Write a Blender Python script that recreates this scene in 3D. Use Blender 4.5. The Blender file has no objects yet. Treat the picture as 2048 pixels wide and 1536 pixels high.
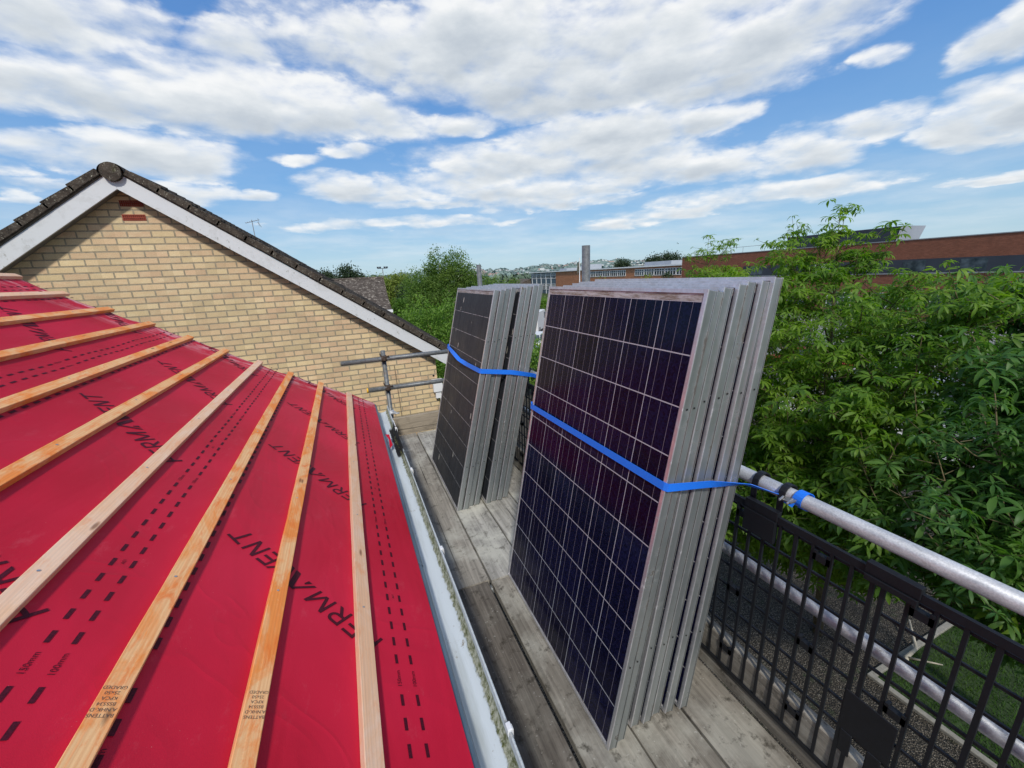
import bpy, math, random
import numpy as np
from math import sin, cos, tan, pi, radians, sqrt
from mathutils import Vector, noise as mnoise

random.seed(7)
RS = np.random.RandomState(11)
SC = bpy.context.scene
COL = SC.collection

# ------------------------------------------------------------------ helpers
class MB:
    def __init__(s):
        s.v = []; s.f = []
    def add(s, vs, fs):
        o = len(s.v)
        s.v += [tuple(map(float, q)) for q in vs]
        s.f += [tuple(i + o for i in f) for f in fs]
        return s
    def box(s, x0, x1, y0, y1, z0, z1):
        return s.add([(x0,y0,z0),(x1,y0,z0),(x1,y1,z0),(x0,y1,z0),(x0,y0,z1),(x1,y0,z1),(x1,y1,z1),(x0,y1,z1)],
              [(0,3,2,1),(4,5,6,7),(0,1,5,4),(1,2,6,5),(2,3,7,6),(3,0,4,7)])
    def obox(s, c, ax, ay, az):
        c = np.array(c, float); ax = np.array(ax, float); ay = np.array(ay, float); az = np.array(az, float)
        P = [c+i*ax+j*ay+k*az for k in (-1,1) for j in (-1,1) for i in (-1,1)]
        return s.add(P, [(0,2,3,1),(4,5,7,6),(0,1,5,4),(1,3,7,5),(3,2,6,7),(2,0,4,6)])
    def tube(s, pts, rad, n=10, cap=True):
        pts = [np.array(p, float) for p in pts]
        if not hasattr(rad, '__len__'): rad = [rad]*len(pts)
        vs = []; fs = []
        prev = None
        for i, p in enumerate(pts):
            d = pts[min(i+1, len(pts)-1)] - pts[max(i-1, 0)]
            d = d/(np.linalg.norm(d)+1e-12)
            if prev is None:
                a = np.array([0,0,1.]) if abs(d[2]) < .9 else np.array([1.,0,0])
                u = np.cross(d, a)
            else:
                u = prev - d*(prev@d)
            u = u/(np.linalg.norm(u)+1e-12); prev = u
            w = np.cross(d, u)
            for k in range(n):
                t = 2*pi*k/n
                vs.append(p + rad[i]*(cos(t)*u + sin(t)*w))
        for i in range(len(pts)-1):
            for k in range(n):
                fs.append((i*n+k, i*n+(k+1) % n, (i+1)*n+(k+1) % n, (i+1)*n+k))
        if cap:
            fs.append(tuple(range(n-1, -1, -1))); fs.append(tuple((len(pts)-1)*n+k for k in range(n)))
        return s.add(vs, fs)
    def extr(s, prof, y0, y1, closed=True, caps=True, axis=1):
        n = len(prof)
        if axis == 1: vs = [(a, y0, b) for a, b in prof] + [(a, y1, b) for a, b in prof]
        else: vs = [(y0, a, b) for a, b in prof] + [(y1, a, b) for a, b in prof]
        fs = [(i, (i+1) % n, n+(i+1) % n, n+i) for i in range(n if closed else n-1)]
        if caps and closed:
            fs += [tuple(range(n-1, -1, -1)), tuple(range(n, 2*n))]
        return s.add(vs, fs)
    def build(s, name, m, parent=None, smooth=False, loc=None, bevel=0):
        me = bpy.data.meshes.new(name)
        me.from_pydata(s.v, [], s.f); me.update()
        if m: me.materials.append(m)
        if smooth: me.polygons.foreach_set('use_smooth', [True]*len(me.polygons))
        o = bpy.data.objects.new(name, me); COL.objects.link(o)
        if parent: o.parent = parent
        if loc: o.location = loc
        if bevel:
            b = o.modifiers.new('edge', 'BEVEL'); b.width = bevel; b.segments = 2; b.limit_method = 'ANGLE'
        return o

def npmesh(name, V, F, m, parent=None, smooth=False, ksize=3):
    me = bpy.data.meshes.new(name)
    V = np.asarray(V, dtype=np.float32); F = np.asarray(F, dtype=np.int32)
    me.vertices.add(len(V)); me.vertices.foreach_set('co', V.ravel())
    nf, k = F.shape
    me.loops.add(nf*k); me.loops.foreach_set('vertex_index', F.ravel())
    me.polygons.add(nf); me.polygons.foreach_set('loop_start', np.arange(nf, dtype=np.int32)*k)
    try: me.polygons.foreach_set('loop_total', np.full(nf, k, dtype=np.int32))
    except Exception: pass
    if smooth: me.polygons.foreach_set('use_smooth', np.ones(nf, dtype=bool))
    me.update(calc_edges=True)
    if m: me.materials.append(m)
    o = bpy.data.objects.new(name, me); COL.objects.link(o)
    if parent: o.parent = parent
    return o

def tag(o, label=None, cat=None, group=None, kind=None):
    if label: o['label'] = label
    if cat: o['category'] = cat
    if group: o['group'] = group
    if kind: o['kind'] = kind
    return o

def empty(name, loc, label, cat, group=None, rot=(0,0,0)):
    o = bpy.data.objects.new(name, None); COL.objects.link(o)
    o.location = loc; o.rotation_euler = rot; o.empty_display_size = .1
    return tag(o, label, cat, group)

def copy_tree(o, parent=None):
    c = o.copy(); COL.objects.link(c)
    if parent: c.parent = parent
    for ch in list(o.children): copy_tree(ch, c)
    return c

# ------------------------------------------------------------------ node helper
class N:
    def __init__(s, nt): s.nt = nt
    def n(s, t, **kw):
        nd = s.nt.nodes.new(t)
        ins = kw.pop('ins', {})
        for k, v in kw.items(): setattr(nd, k, v)
        for k, v in ins.items(): s.set(nd.inputs[k], v)
        return nd
    def set(s, sock, v):
        if isinstance(v, bpy.types.NodeSocket): s.nt.links.new(v, sock)
        elif v is not None:
            if hasattr(sock, 'default_value'):
                if isinstance(v, tuple) and len(v) == 3 and sock.type == 'RGBA': v = (*v, 1)
                sock.default_value = v
    def math(s, op, a, b=None, c=None, clamp=False):
        nd = s.n('ShaderNodeMath', operation=op, use_clamp=clamp)
        s.set(nd.inputs[0], a)
        if b is not None: s.set(nd.inputs[1], b)
        if c is not None: s.set(nd.inputs[2], c)
        return nd.outputs[0]
    def vm(s, op, a, b=None, c=None, scale=None):
        nd = s.n('ShaderNodeVectorMath', operation=op)
        s.set(nd.inputs[0], a)
        if b is not None: s.set(nd.inputs[1], b)
        if c is not None: s.set(nd.inputs[2], c)
        if scale is not None: s.set(nd.inputs['Scale'], scale)
        return nd.outputs['Value'] if op in ('DOT_PRODUCT', 'LENGTH', 'DISTANCE') else nd.outputs[0]
    def sep(s, v):
        nd = s.n('ShaderNodeSeparateXYZ'); s.set(nd.inputs[0], v); return nd.outputs
    def comb(s, x=0, y=0, z=0):
        nd = s.n('ShaderNodeCombineXYZ')
        for i, q in enumerate((x, y, z)): s.set(nd.inputs[i], q)
        return nd.outputs[0]
    def noise(s, vec, scale=5, detail=4, rough=.55, dist=0, col=False):
        nd = s.n('ShaderNodeTexNoise'); s.set(nd.inputs['Vector'], vec)
        nd.inputs['Scale'].default_value = scale; nd.inputs['Detail'].default_value = detail
        nd.inputs['Roughness'].default_value = rough; nd.inputs['Distortion'].default_value = dist
        return nd.outputs['Color'] if col else nd.outputs['Fac']
    def vor(s, vec, scale=5, out='Distance', feature='F1'):
        nd = s.n('ShaderNodeTexVoronoi', feature=feature); s.set(nd.inputs['Vector'], vec)
        nd.inputs['Scale'].default_value = scale
        return nd.outputs[out]
    def ramp(s, fac, stops, interp='LINEAR'):
        nd = s.n('ShaderNodeValToRGB'); s.set(nd.inputs[0], fac)
        cr = nd.color_ramp; cr.interpolation = interp
        while len(cr.elements) < len(stops): cr.elements.new(.5)
        for e, (p, c) in zip(cr.elements, stops):
            e.position = p
            e.color = (c, c, c, 1) if not hasattr(c, '__len__') else (*c[:3], 1)
        return nd.outputs[0]
    def mr(s, v, a, b, c=0, d=1):
        nd = s.n('ShaderNodeMapRange', clamp=True); s.set(nd.inputs[0], v)
        for i, q in enumerate((a, b, c, d)): s.set(nd.inputs[i+1], q)
        return nd.outputs[0]
    def mix(s, f, a, b, mode='MIX'):
        nd = s.n('ShaderNodeMix', data_type='RGBA', blend_type=mode)
        s.set(nd.inputs[0], f); s.set(nd.inputs[6], a); s.set(nd.inputs[7], b)
        return nd.outputs[2]
    def obj(s): return s.n('ShaderNodeTexCoord').outputs['Object']
    def rnd(s): return s.n('ShaderNodeObjectInfo').outputs['Random']
    def bump(s, h, strength=.3, dist=.01, normal=None):
        nd = s.n('ShaderNodeBump'); s.set(nd.inputs['Height'], h)
        nd.inputs['Strength'].default_value = strength; nd.inputs['Distance'].default_value = dist
        if normal: s.set(nd.inputs['Normal'], normal)
        return nd.outputs[0]

def material(name, fn):
    m = bpy.data.materials.new(name); m.use_nodes = True
    nt = m.node_tree; nt.nodes.clear()
    k = N(nt); out = k.n('ShaderNodeOutputMaterial')
    p = k.n('ShaderNodeBsdfPrincipled')
    nt.links.new(p.outputs[0], out.inputs[0])
    r = fn(k) or {}
    for a, b in r.items():
        if a == 'SHADER': nt.links.new(b(p), out.inputs[0])
        else: k.set(p.inputs[a], b)
    return m

def simple(name, c, rough=.6, metal=0, var=.15, scale=8, bump=.15, dist=.004):
    def fn(k):
        o = k.obj(); f = k.noise(o, scale, 5)
        col = k.mix(k.mr(f, .3, .7), tuple(x*(1-var) for x in c), tuple(min(1, x*(1+var)) for x in c))
        return {'Base Color': col, 'Roughness': rough, 'Metallic': metal, 'Normal': k.bump(k.noise(o, scale*6, 4), bump, dist)}
    return material(name, fn)

# ------------------------------------------------------------------ camera calibration
CAMH = 1.6962
Fw = Vector((0.35575306, 0.89702244, -0.26227945)); Rt = Vector((0.92341786, -0.38062256, -0.04925376)); Up = Vector((0.1440112, 0.22467136, 0.96373417))
from mathutils import Matrix
cam = bpy.data.cameras.new('camera'); camo = bpy.data.objects.new('camera', cam); COL.objects.link(camo)
M = Matrix((( Rt.x, Up.x, -Fw.x, 0), (Rt.y, Up.y, -Fw.y, 0), (Rt.z, Up.z, -Fw.z, CAMH), (0,0,0,1)))
camo.matrix_world = M
cam.sensor_width = 36; cam.sensor_fit = 'HORIZONTAL'; cam.lens = 804.685*36/2048
cam.clip_end = 12000; cam.clip_start = .02
SC.camera = camo

G = -4.4      # ground level, scaffold deck is z = 0

# ------------------------------------------------------------------ materials
def m_membrane(k):
    o = k.obj(); x, y, z = k.sep(o)
    big = k.noise(o, 1.3, 3)
    col = k.mix(k.mr(big, .35, .7), (.47, .008, .026), (.60, .014, .046))
    speck = k.mr(k.noise(o, 260, 2, .5), .735, .80)
    sp2 = k.mr(k.noise(o, 5, 2), .5, .7)
    col = k.mix(k.math('MULTIPLY', speck, k.math('MULTIPLY', sp2, .55)), col, (.75, .55, .5))
    # chalky scuffs beside the verge
    edge = k.mr(y, 3.72, 4.10)
    sc = k.mr(k.noise(k.vm('MULTIPLY', o, (1, 2.5, 1)), 5, 6, .75), .47, .64)
    col = k.mix(k.math('MULTIPLY', k.math('MULTIPLY', edge, sc), .75), col, (.85, .68, .68))
    fold = k.noise(k.vm('MULTIPLY', o, (2.2, .55, 2.2)), 2.2, 3, .5, .6)
    weave = k.noise(o, 420, 2)
    cr = k.noise(k.vm('MULTIPLY', o, (1.2, 1.0, 1.2)), 1.7, 2, .5, 1.4)
    cr = k.math('ABSOLUTE', k.math('SUBTRACT', cr, .5))
    cr = k.mr(cr, 0, .035, 1, 0)
    cr2 = k.noise(k.vm('MULTIPLY', o, (3.5, 1.2, 3.5)), 2.6, 3, .5, 1.)
    cr2 = k.mr(k.math('ABSOLUTE', k.math('SUBTRACT', cr2, .5)), 0, .02, 1, 0)
    fold = k.math('ADD', fold, k.math('MULTIPLY', cr, .045))
    scuff = k.math('MULTIPLY', k.mr(k.noise(k.vm('MULTIPLY', o, (2, 1, 2)), 7, 7, .8), .58, .72), .11)
    col = k.mix(scuff, col, (.70, .25, .28))
    b = k.bump(fold, .42, .03); b = k.bump(weave, .22, .0015, b)
    return {'Base Color': col, 'Roughness': .56, 'Specular IOR Level': .22, 'Normal': b}
MEMB = material('breather_membrane', m_membrane)
def m_ink(k):
    o = k.obj(); f = k.noise(o, 300, 2)
    return {'Base Color': k.mix(k.mr(f, .35, .7), (.045, .004, .010), (.10, .006, .02)), 'Roughness': .6, 'Specular IOR Level': .2}
INK = material('printed_ink', m_ink)
def m_stamp(k):
    return {'Base Color': (.16, .10, .07), 'Roughness': .8}
STAMP = material('stamp_ink', m_stamp)

def m_batten(cA, cB, cC):
    def fn(k):
        o = k.obj(); r = k.rnd()
        off = k.comb(k.math('MULTIPLY', r, 17.), k.math('MULTIPLY', r, 31.), 0)
        p = k.vm('ADD', o, off)
        patch = k.noise(k.vm('MULTIPLY', p, (4, 1.6, 4)), 2.2, 6, .7, .8)
        grain = k.noise(k.vm('MULTIPLY', p, (130, 3.5, 130)), 1.0, 5, .65, .3)
        w = k.n('ShaderNodeTexWave', wave_type='BANDS', bands_direction='X')
        k.set(w.inputs['Vector'], k.vm('MULTIPLY', p, (34, .8, 34))); w.inputs['Scale'].default_value = 1.2
        w.inputs['Distortion'].default_value = 7; w.inputs['Detail'].default_value = 3; w.inputs['Detail Scale'].default_value = .8
        col = k.mix(k.mr(patch, .42, .56), cA, cB)
        col = k.mix(k.math('MULTIPLY', k.mr(grain, .45, .75), .6), col, cC)
        col = k.mix(k.math('MULTIPLY', w.outputs['Fac'], .22), col, tuple(c*.62 for c in cA))
        blot = k.math('MULTIPLY', k.mr(k.noise(k.vm('MULTIPLY', p, (20, 5, 20)), 1.3, 6, .75, .6), .52, .66), .75)
        col = k.mix(blot, col, (cA[0]*.92, cA[1]*.62, cA[2]*.45))
        kn = k.vor(k.vm('MULTIPLY', p, (9, 2.3, 9)), 1.4)
        knot = k.mr(kn, .045, .095, 1, 0)
        col = k.mix(k.math('MULTIPLY', knot, .75), col, (.16, .06, .025))
        tone = k.mr(k.noise(k.comb(k.math('MULTIPLY', r, 91.), 0, 0), 1, 0), .3, .7, .85, 1.12)
        col = k.vm('SCALE', col, scale=tone)
        return {'Base Color': col, 'Roughness': .72, 'Specular IOR Level': .25, 'Normal': k.bump(grain, .5, .002)}
    return fn
BAT_O = material('treated_batten_orange', m_batten((.90, .30, .07), (.90, .54, .26), (.88, .23, .05)))
BAT_P = material('treated_batten_pale', m_batten((.88, .60, .42), (.86, .52, .31), (.78, .44, .26)))

def m_board(c1, c2, dirt, pale):
    def fn(k):
        o = k.obj(); r = k.rnd()
        p = k.vm('ADD', o, k.comb(k.math('MULTIPLY', r, 9.), k.math('MULTIPLY', r, 23.), 0))
        g = k.noise(k.vm('MULTIPLY', p, (60, 2.2, 60)), 1, 8, .68, .5)
        g2 = k.noise(k.vm('MULTIPLY', p, (12, .9, 12)), 1, 4, .6, 1.2)
        col = k.mix(k.mr(g, .32, .68), c1, c2)
        col = k.mix(k.mr(g2, .35, .7), col, k.vm('SCALE', col, scale=.62))
        bl = k.noise(p, 3.2, 6, .65)
        col = k.mix(k.math('MULTIPLY', k.mr(bl, .48, .62), pale), col, (.55, .54, .47))
        dk = k.noise(p, 17, 5, .7)
        col = k.mix(k.math('MULTIPLY', k.mr(dk, .55, .68), dirt), col, (.035, .03, .022))
        spots = k.mr(k.vor(p, 13), .05, .1, 1, 0)
        spots = k.math('MULTIPLY', spots, k.mr(k.noise(p, 2.1, 2), .5, .6))
        col = k.mix(k.math('MULTIPLY', spots, .6), col, (.05, .042, .03))
        sp = k.mr(k.noise(p, 75, 2), .68, .74)
        col = k.mix(k.math('MULTIPLY', sp, .35), col, (.6, .6, .55))
        crack = k.mr(k.noise(k.vm('MULTIPLY', p, (38, .55, 38)), 1, 3, .5, .4), .665, .69)
        col = k.mix(k.math('MULTIPLY', crack, .8), col, (.02, .017, .012))
        h = k.math('SUBTRACT', g, k.math('MULTIPLY', crack, 1.2))
        return {'Base Color': col, 'Roughness': .85, 'Specular IOR Level': .2, 'Normal': k.bump(h, .7, .004)}
    return fn
BRD_D = material('weathered_board_dark', m_board((.09, .078, .066), (.22, .195, .165), .75, .12))
BRD_M = material('weathered_board_brown', m_board((.16, .145, .12), (.35, .32, .27), .8, .35))
BRD_L2 = material('weathered_board_greyish', m_board((.24, .22, .19), (.43, .40, .345), .6, .5))
BRD_L = material('weathered_board_pale', m_board((.27, .26, .235), (.52, .50, .45), .7, .75))

def m_brick(c1, c2, mortar, bw=.225, rh=.075, mt=.0095, offx=0., offz=0., tone=.16, var3=None, axis='X', bsc=1.):
    def fn(k):
        o = k.obj(); x, y, z = k.sep(o)
        h = x if axis == 'X' else y
        wob = k.math('MULTIPLY', k.math('SUBTRACT', k.noise(o, 3, 3), .5), .006)
        v = k.comb(k.math('ADD', h, offx), k.math('ADD', k.math('ADD', z, offz), wob), 0)
        b = k.n('ShaderNodeTexBrick', offset=.5)
        k.set(b.inputs['Vector'], v)
        b.inputs['Scale'].default_value = 1; b.inputs['Brick Width'].default_value = bw; b.inputs['Row Height'].default_value = rh
        b.inputs['Mortar Size'].default_value = mt; b.inputs['Mortar Smooth'].default_value = .15; b.inputs['Bias'].default_value = -.1
        b.inputs['Color1'].default_value = (0, 0, 0, 1); b.inputs['Color2'].default_value = (1, 1, 1, 1); b.inputs['Mortar'].default_value = (.5, .5, .5, 1)
        cc = b.outputs['Color']
        col = k.mix(cc, c1, c2)
        # tonal blotches inside the bricks
        bl = k.noise(k.vm('MULTIPLY', o, (1, 1, 2.2)), 9*bsc, 5, .65)
        if var3: col = k.mix(k.math('MULTIPLY', k.mr(bl, .48, .66), .45), col, var3)
        # per brick tone from a cell grid
        wn = k.n('ShaderNodeTexWhiteNoise', noise_dimensions='2D')
        row = k.math('FLOOR', k.math('DIVIDE', k.math('ADD', z, offz), rh))
        sh = k.math('MULTIPLY', k.math('MODULO', row, 2.), .5)
        colm = k.math('FLOOR', k.math('ADD', k.math('DIVIDE', k.math('ADD', h, offx), bw), sh))
        k.set(wn.inputs['Vector'], k.comb(colm, row, 0))
        t = k.mr(wn.outputs['Value'], 0, 1, 1-tone, 1+tone)
        col = k.vm('SCALE', col, scale=t)
        fine = k.mr(k.noise(o, 120*bsc, 3), .3, .7, .86, 1.1)
        col = k.vm('SCALE', col, scale=fine)
        stain = k.mr(k.noise(o, 1.1, 5, .6), .3, .7, .86, 1.06)
        col = k.vm('SCALE', col, scale=stain)
        rgb = k.n('ShaderNodeRGB'); rgb.outputs[0].default_value = (*mortar, 1)
        mcol = k.vm('SCALE', rgb.outputs[0], scale=k.mr(k.noise(o, 60, 3), .3, .7, .75, 1.2))
        col = k.mix(b.outputs['Fac'], col, mcol)
        hgt = k.math('SUBTRACT', k.math('MULTIPLY', k.noise(o, 90*bsc, 4), .35), b.outputs['Fac'])
        return {'Base Color': col, 'Roughness': .9, 'Specular IOR Level': .15, 'Normal': k.bump(hgt, .8, .006)}
    return fn
BRICK_Y = material('buff_brick', m_brick((.68, .53, .31), (.64, .44, .28), (.33, .28, .20), mt=.0085, offx=2.205+.45, offz=10.0-2.505+.005, var3=(.70, .59, .38), tone=.11))
BRICK_O = material('orange_brick', m_brick((.42, .17, .085), (.50, .22, .11), (.34, .24, .17), axis='Y'))
BRICK_OX = material('orange_brick_end', m_brick((.42, .17, .085), (.50, .22, .11), (.34, .24, .17)))
BRICK_B = material('brown_brick', m_brick((.22, .080, .046), (.28, .105, .062), (.17, .10, .075), axis='Y', tone=.1))
BRICK_BX = material('brown_brick_end', m_brick((.20, .062, .036), (.26, .085, .05), (.17, .10, .075), tone=.1))
BRICK_R = material('house_brick_pale', m_brick((.36, .27, .17), (.42, .30, .2), (.3, .26, .2)))

def m_tile(k):
    o = k.obj()
    n1 = k.noise(o, 7, 6, .7); n2 = k.noise(o, 38, 4, .7)
    col = k.mix(k.mr(n1, .35, .65), (.028, .023, .020), (.095, .078, .062))
    col = k.mix(k.math('MULTIPLY', k.mr(n2, .56, .70), .8), col, (.20, .185, .155))
    sp = k.mr(k.noise(o, 55, 2), .66, .72)
    col = k.mix(sp, col, (.36, .35, .28))
    ms = k.mr(k.noise(o, 4.5, 5, .7), .6, .72)
    col = k.mix(k.math('MULTIPLY', ms, .55), col, (.065, .072, .026))
    return {'Base Color': col, 'Roughness': .92, 'Specular IOR Level': .15, 'Normal': k.bump(n2, .9, .012)}
TILE = material('concrete_roof_tile', m_tile)
def m_tile_far(k):
    o = k.obj(); x, y, z = k.sep(o)
    n1 = k.noise(o, 3, 5, .7)
    col = k.mix(k.mr(n1, .35, .65), (.055, .045, .038), (.12, .10, .085))
    sp = k.mr(k.noise(k.vm('MULTIPLY', o, (1, 1, 2.5)), 5.5, 3, .7), .56, .64)
    col = k.mix(k.math('MULTIPLY', sp, .85), col, (.36, .32, .27))
    return {'Base Color': col, 'Roughness': .95, 'Specular IOR Level': .1, 'Normal': k.bump(n1, .8, .03)}
TILE_F = material('lichened_roof_tile', m_tile_far)

def m_white(k):
    o = k.obj()
    d = k.noise(k.vm('MULTIPLY', o, (1, 1, 1)), 6, 7, .75)
    col = k.mix(k.math('MULTIPLY', k.mr(d, .52, .72), .45), (.62, .64, .66), (.34, .34, .32))
    pk = k.noise(k.vm('MULTIPLY', o, (1, 1, .6)), 22, 5, .7)
    reg = k.mr(k.noise(o, 1.6, 2), .52, .62)
    pk = k.math('MULTIPLY', k.mr(pk, .60, .66), reg)
    col = k.mix(k.math('MULTIPLY', pk, .8), col, (.16, .15, .10))
    return {'Base Color': col, 'Roughness': .5, 'Specular IOR Level': .3, 'Normal': k.bump(pk, .4, .003)}
WHITE = material('weathered_white_paint', m_white)
WHITE_P = simple('white_plastic', (.74, .75, .76), .4, 0, .08, 6, .05)
def m_gutter(k):
    o = k.obj(); x, y, z = k.sep(o)
    st = k.noise(k.vm('MULTIPLY', o, (20, 2.2, 8)), 1, 5, .6)
    col = k.mix(k.mr(st, .45, .75), (.56, .61, .64), (.40, .43, .42))
    br = k.mr(k.noise(o, 11, 7, .8), .60, .68)
    col = k.mix(k.math('MULTIPLY', br, .8), col, (.20, .16, .10))
    jag = k.math('ADD', x, k.math('MULTIPLY', k.math('SUBTRACT', k.noise(o, 30, 5, .7), .5), .03))
    mo = k.mr(jag, .2285, .2335)
    mc = k.mix(k.mr(k.noise(o, 38, 5, .75), .40, .58), (.09, .10, .03), (.42, .42, .33))
    col = k.mix(k.math('MULTIPLY', mo, k.mr(x, .2475, .2482, 1, .12)), col, mc)
    far = k.mr(k.math('ADD', k.math('ADD', y, k.math('MULTIPLY', k.noise(o, 7, 4), .5)), k.math('MULTIPLY', x, 3.)), 3.85, 3.92)
    fe = k.mr(y, 3.62, 3.55)
    blk = k.math('MULTIPLY', k.math('MULTIPLY', far, fe), k.mr(jag, .205, .208))
    col = k.mix(blk, col, (.012, .011, .009))
    return {'Base Color': col, 'Roughness': .6, 'Specular IOR Level': .3, 'Normal': k.bump(k.math('ADD', st, k.math('MULTIPLY', mo, k.noise(o, 90, 4))), .7, .005)}
GUTTER = material('dirty_white_gutter', m_gutter)
TRAY = simple('grey_blue_eaves_tray', (.115, .165, .215), .42, 0, .2, 4, .1)
FASCIA = simple('white_fascia', (.68, .69, .68), .5)
SOFFIT = simple('grey_soffit', (.22, .21, .2), .8)
TERRA = simple('terracotta', (.30, .055, .03), .8, 0, .2, 30, .4)
DARK = simple('dark_void', (.008, .008, .008), .9, 0, .1)
PIPEW = WHITE_P

PW, PL, PT = .99, 1.65, .0385
def m_alu(k):
    o = k.obj(); r = k.rnd(); x, y, z = k.sep(o)
    p = k.vm('ADD', o, k.comb(0, k.math('MULTIPLY', r, 13.), k.math('MULTIPLY', r, 29.)))
    st = k.noise(k.vm('MULTIPLY', p, (25, 25, .9)), 1, 3, .5)
    col = k.mix(k.mr(st, .35, .68), (.30, .33, .335), (.40, .43, .435))
    d = k.noise(p, 24, 5, .7)
    reg = k.mr(k.noise(p, 2.3, 3), .47, .62)
    dm0 = k.math('MULTIPLY', k.mr(d, .57, .66), reg)
    seam = k.math('MULTIPLY', k.mr(k.math('ADD', x, k.math('MULTIPLY', k.math('SUBTRACT', d, .5), .03)), .026, .036), k.mr(k.noise(p, 3.2, 6, .75), .50, .60))
    dm = k.math('MAXIMUM', dm0, seam)
    col = k.mix(k.math('MULTIPLY', dm, .88), col, (.06, .05, .036))
    pt = k.mr(k.vor(k.vm('MULTIPLY', p, (1, 1, .6)), 34), .08, .14, 1, 0)
    pt = k.math('MULTIPLY', pt, k.mr(k.noise(p, 6, 2), .55, .62))
    col = k.mix(k.math('MULTIPLY', pt, .8), col, (.05, .045, .035))
    df = k.math('MAXIMUM', dm, pt)
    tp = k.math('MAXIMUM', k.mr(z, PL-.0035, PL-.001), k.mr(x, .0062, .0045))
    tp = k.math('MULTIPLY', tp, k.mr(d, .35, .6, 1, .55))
    col = k.mix(tp, col, (.74, .73, .77))  # top edge and front lip coloured lighter, as if catching sky light
    gv = k.mr(k.math('ABSOLUTE', k.math('SUBTRACT', x, .0345)), .0008, .0016, 1, 0)
    col = k.mix(k.math('MULTIPLY', gv, .75), col, (.06, .06, .055))
    return {'Base Color': col, 'Roughness': k.mr(k.math('ADD', d, df), .3, 1.2, .30, .6), 'Metallic': k.math('MULTIPLY', k.math('SUBTRACT', 1, df), .7), 'Normal': k.bump(st, .15, .002)}
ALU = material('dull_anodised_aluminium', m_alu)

PW, PL, PT = .99, 1.65, .0385
def m_cells(poly):
    def fn(k):
        o = k.obj(); x, y, z = k.sep(o)
        cy = k.math('DIVIDE', k.math('SUBTRACT', y, .015), (PW-.030)/6)
        cz = k.math('DIVIDE', k.math('SUBTRACT', z, .016), (PL-.016-.036)/10)
        fy = k.math('FRACT', cy); fz = k.math('FRACT', cz)
        def line(f, c, w): return k.math('LESS_THAN', k.math('ABSOLUTE', k.math('SUBTRACT', f, c)), w)
        if poly:
            gy = k.math('MAXIMUM', line(fy, 0, .0095), line(fy, 1, .0095))
            gz = k.math('MAXIMUM', line(fz, 0, .012), line(fz, 1, .012))
            bb = k.math('MAXIMUM', k.math('MAXIMUM', line(fy, .2, .0048), line(fy, .5, .0048)), line(fy, .8, .0048))
        else:
            gy = line(fy, -5, 0); gz = k.math('MAXIMUM', line(fz, 0, .011), line(fz, 1, .011))
            gz = k.math('MULTIPLY', gz, k.mr(k.noise(o, 15, 4, .8), .36, .5)); bb = line(fy, -5, 0)
        ring = k.math('MAXIMUM', k.math('MAXIMUM', k.math('LESS_THAN', cy, 0), k.math('GREATER_THAN', cy, 6)), k.math('MAXIMUM', k.math('LESS_THAN', cz, 0), k.math('GREATER_THAN', cz, 10)))
        v = k.n('ShaderNodeTexVoronoi'); k.set(v.inputs['Vector'], o); v.inputs['Scale'].default_value = 150
        fl = k.sep(v.outputs['Color'])[0]
        if poly:
            base = k.mix(fl, (.0028, .0030, .013), (.008, .009, .040))
            wn = k.n('ShaderNodeTexWhiteNoise', noise_dimensions='2D'); k.set(wn.inputs['Vector'], k.comb(k.math('FLOOR', cy), k.math('FLOOR', cz), 0))
            base = k.vm('SCALE', base, scale=k.mr(wn.outputs['Value'], 0, 1, .7, 1.3))
        else:
            dust = k.noise(k.vm('MULTIPLY', o, (1, 22, 1.0)), 2.6, 6, .7)
            base = k.mix(k.mr(dust, .4, .72), (.022, .025, .032), (.055, .060, .070))
        lc = (.42, .42, .46) if poly else (.34, .34, .35)
        col = k.mix(bb, base, (.20, .18, .22))
        col = k.mix(k.math('MAXIMUM', gy, gz), col, lc)
        dn = k.noise(k.vm('MULTIPLY', o, (1, 1, 8)), 9, 5, .75)
        ringc = k.mix(k.mr(dn, .42, .6), (.50, .50, .50), (.22, .18, .14))
        col = k.mix(ring, col, ringc if poly else k.mix(.3, ringc, (.25, .24, .25)))
        # dust and bird lime
        ds = k.mr(k.noise(o, 55, 4, .7), .62, .75)
        col = k.mix(k.math('MULTIPLY', ds, .05 if poly else .22), col, (.35, .33, .33))
        rr = k.rnd()
        bp = k.vm('ADD', k.vm('MULTIPLY', o, (1, 1.2, .42)), k.comb(0, k.math('MULTIPLY', rr, 3.), 0))
        bd = k.mr(k.vor(bp, 8.5 if not poly else 3.2), .085 if not poly else .02, .11 if not poly else .03, 1, 0)
        bd = k.math('MULTIPLY', bd, k.mr(k.noise(o, 60, 3), .36, .5))
        col = k.mix(bd, col, (.52, .50, .44))
        rough = k.mr(k.noise(o, 4, 5, .7), .3, .7, .10, .2) if poly else k.mr(k.noise(o, 4, 5, .7), .3, .7, .35, .55)
        return {'Base Color': col, 'Roughness': rough, 'IOR': 1.23 if poly else 1.2, 'Normal': k.bump(k.noise(o, 700, 2), .03, .0008)}
    return fn
CELL_P = material('polycrystalline_cells', m_cells(True))
CELL_M = material('dusty_black_cells', m_cells(False))
BACK = simple('white_backsheet', (.6, .6, .6), .6)

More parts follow.
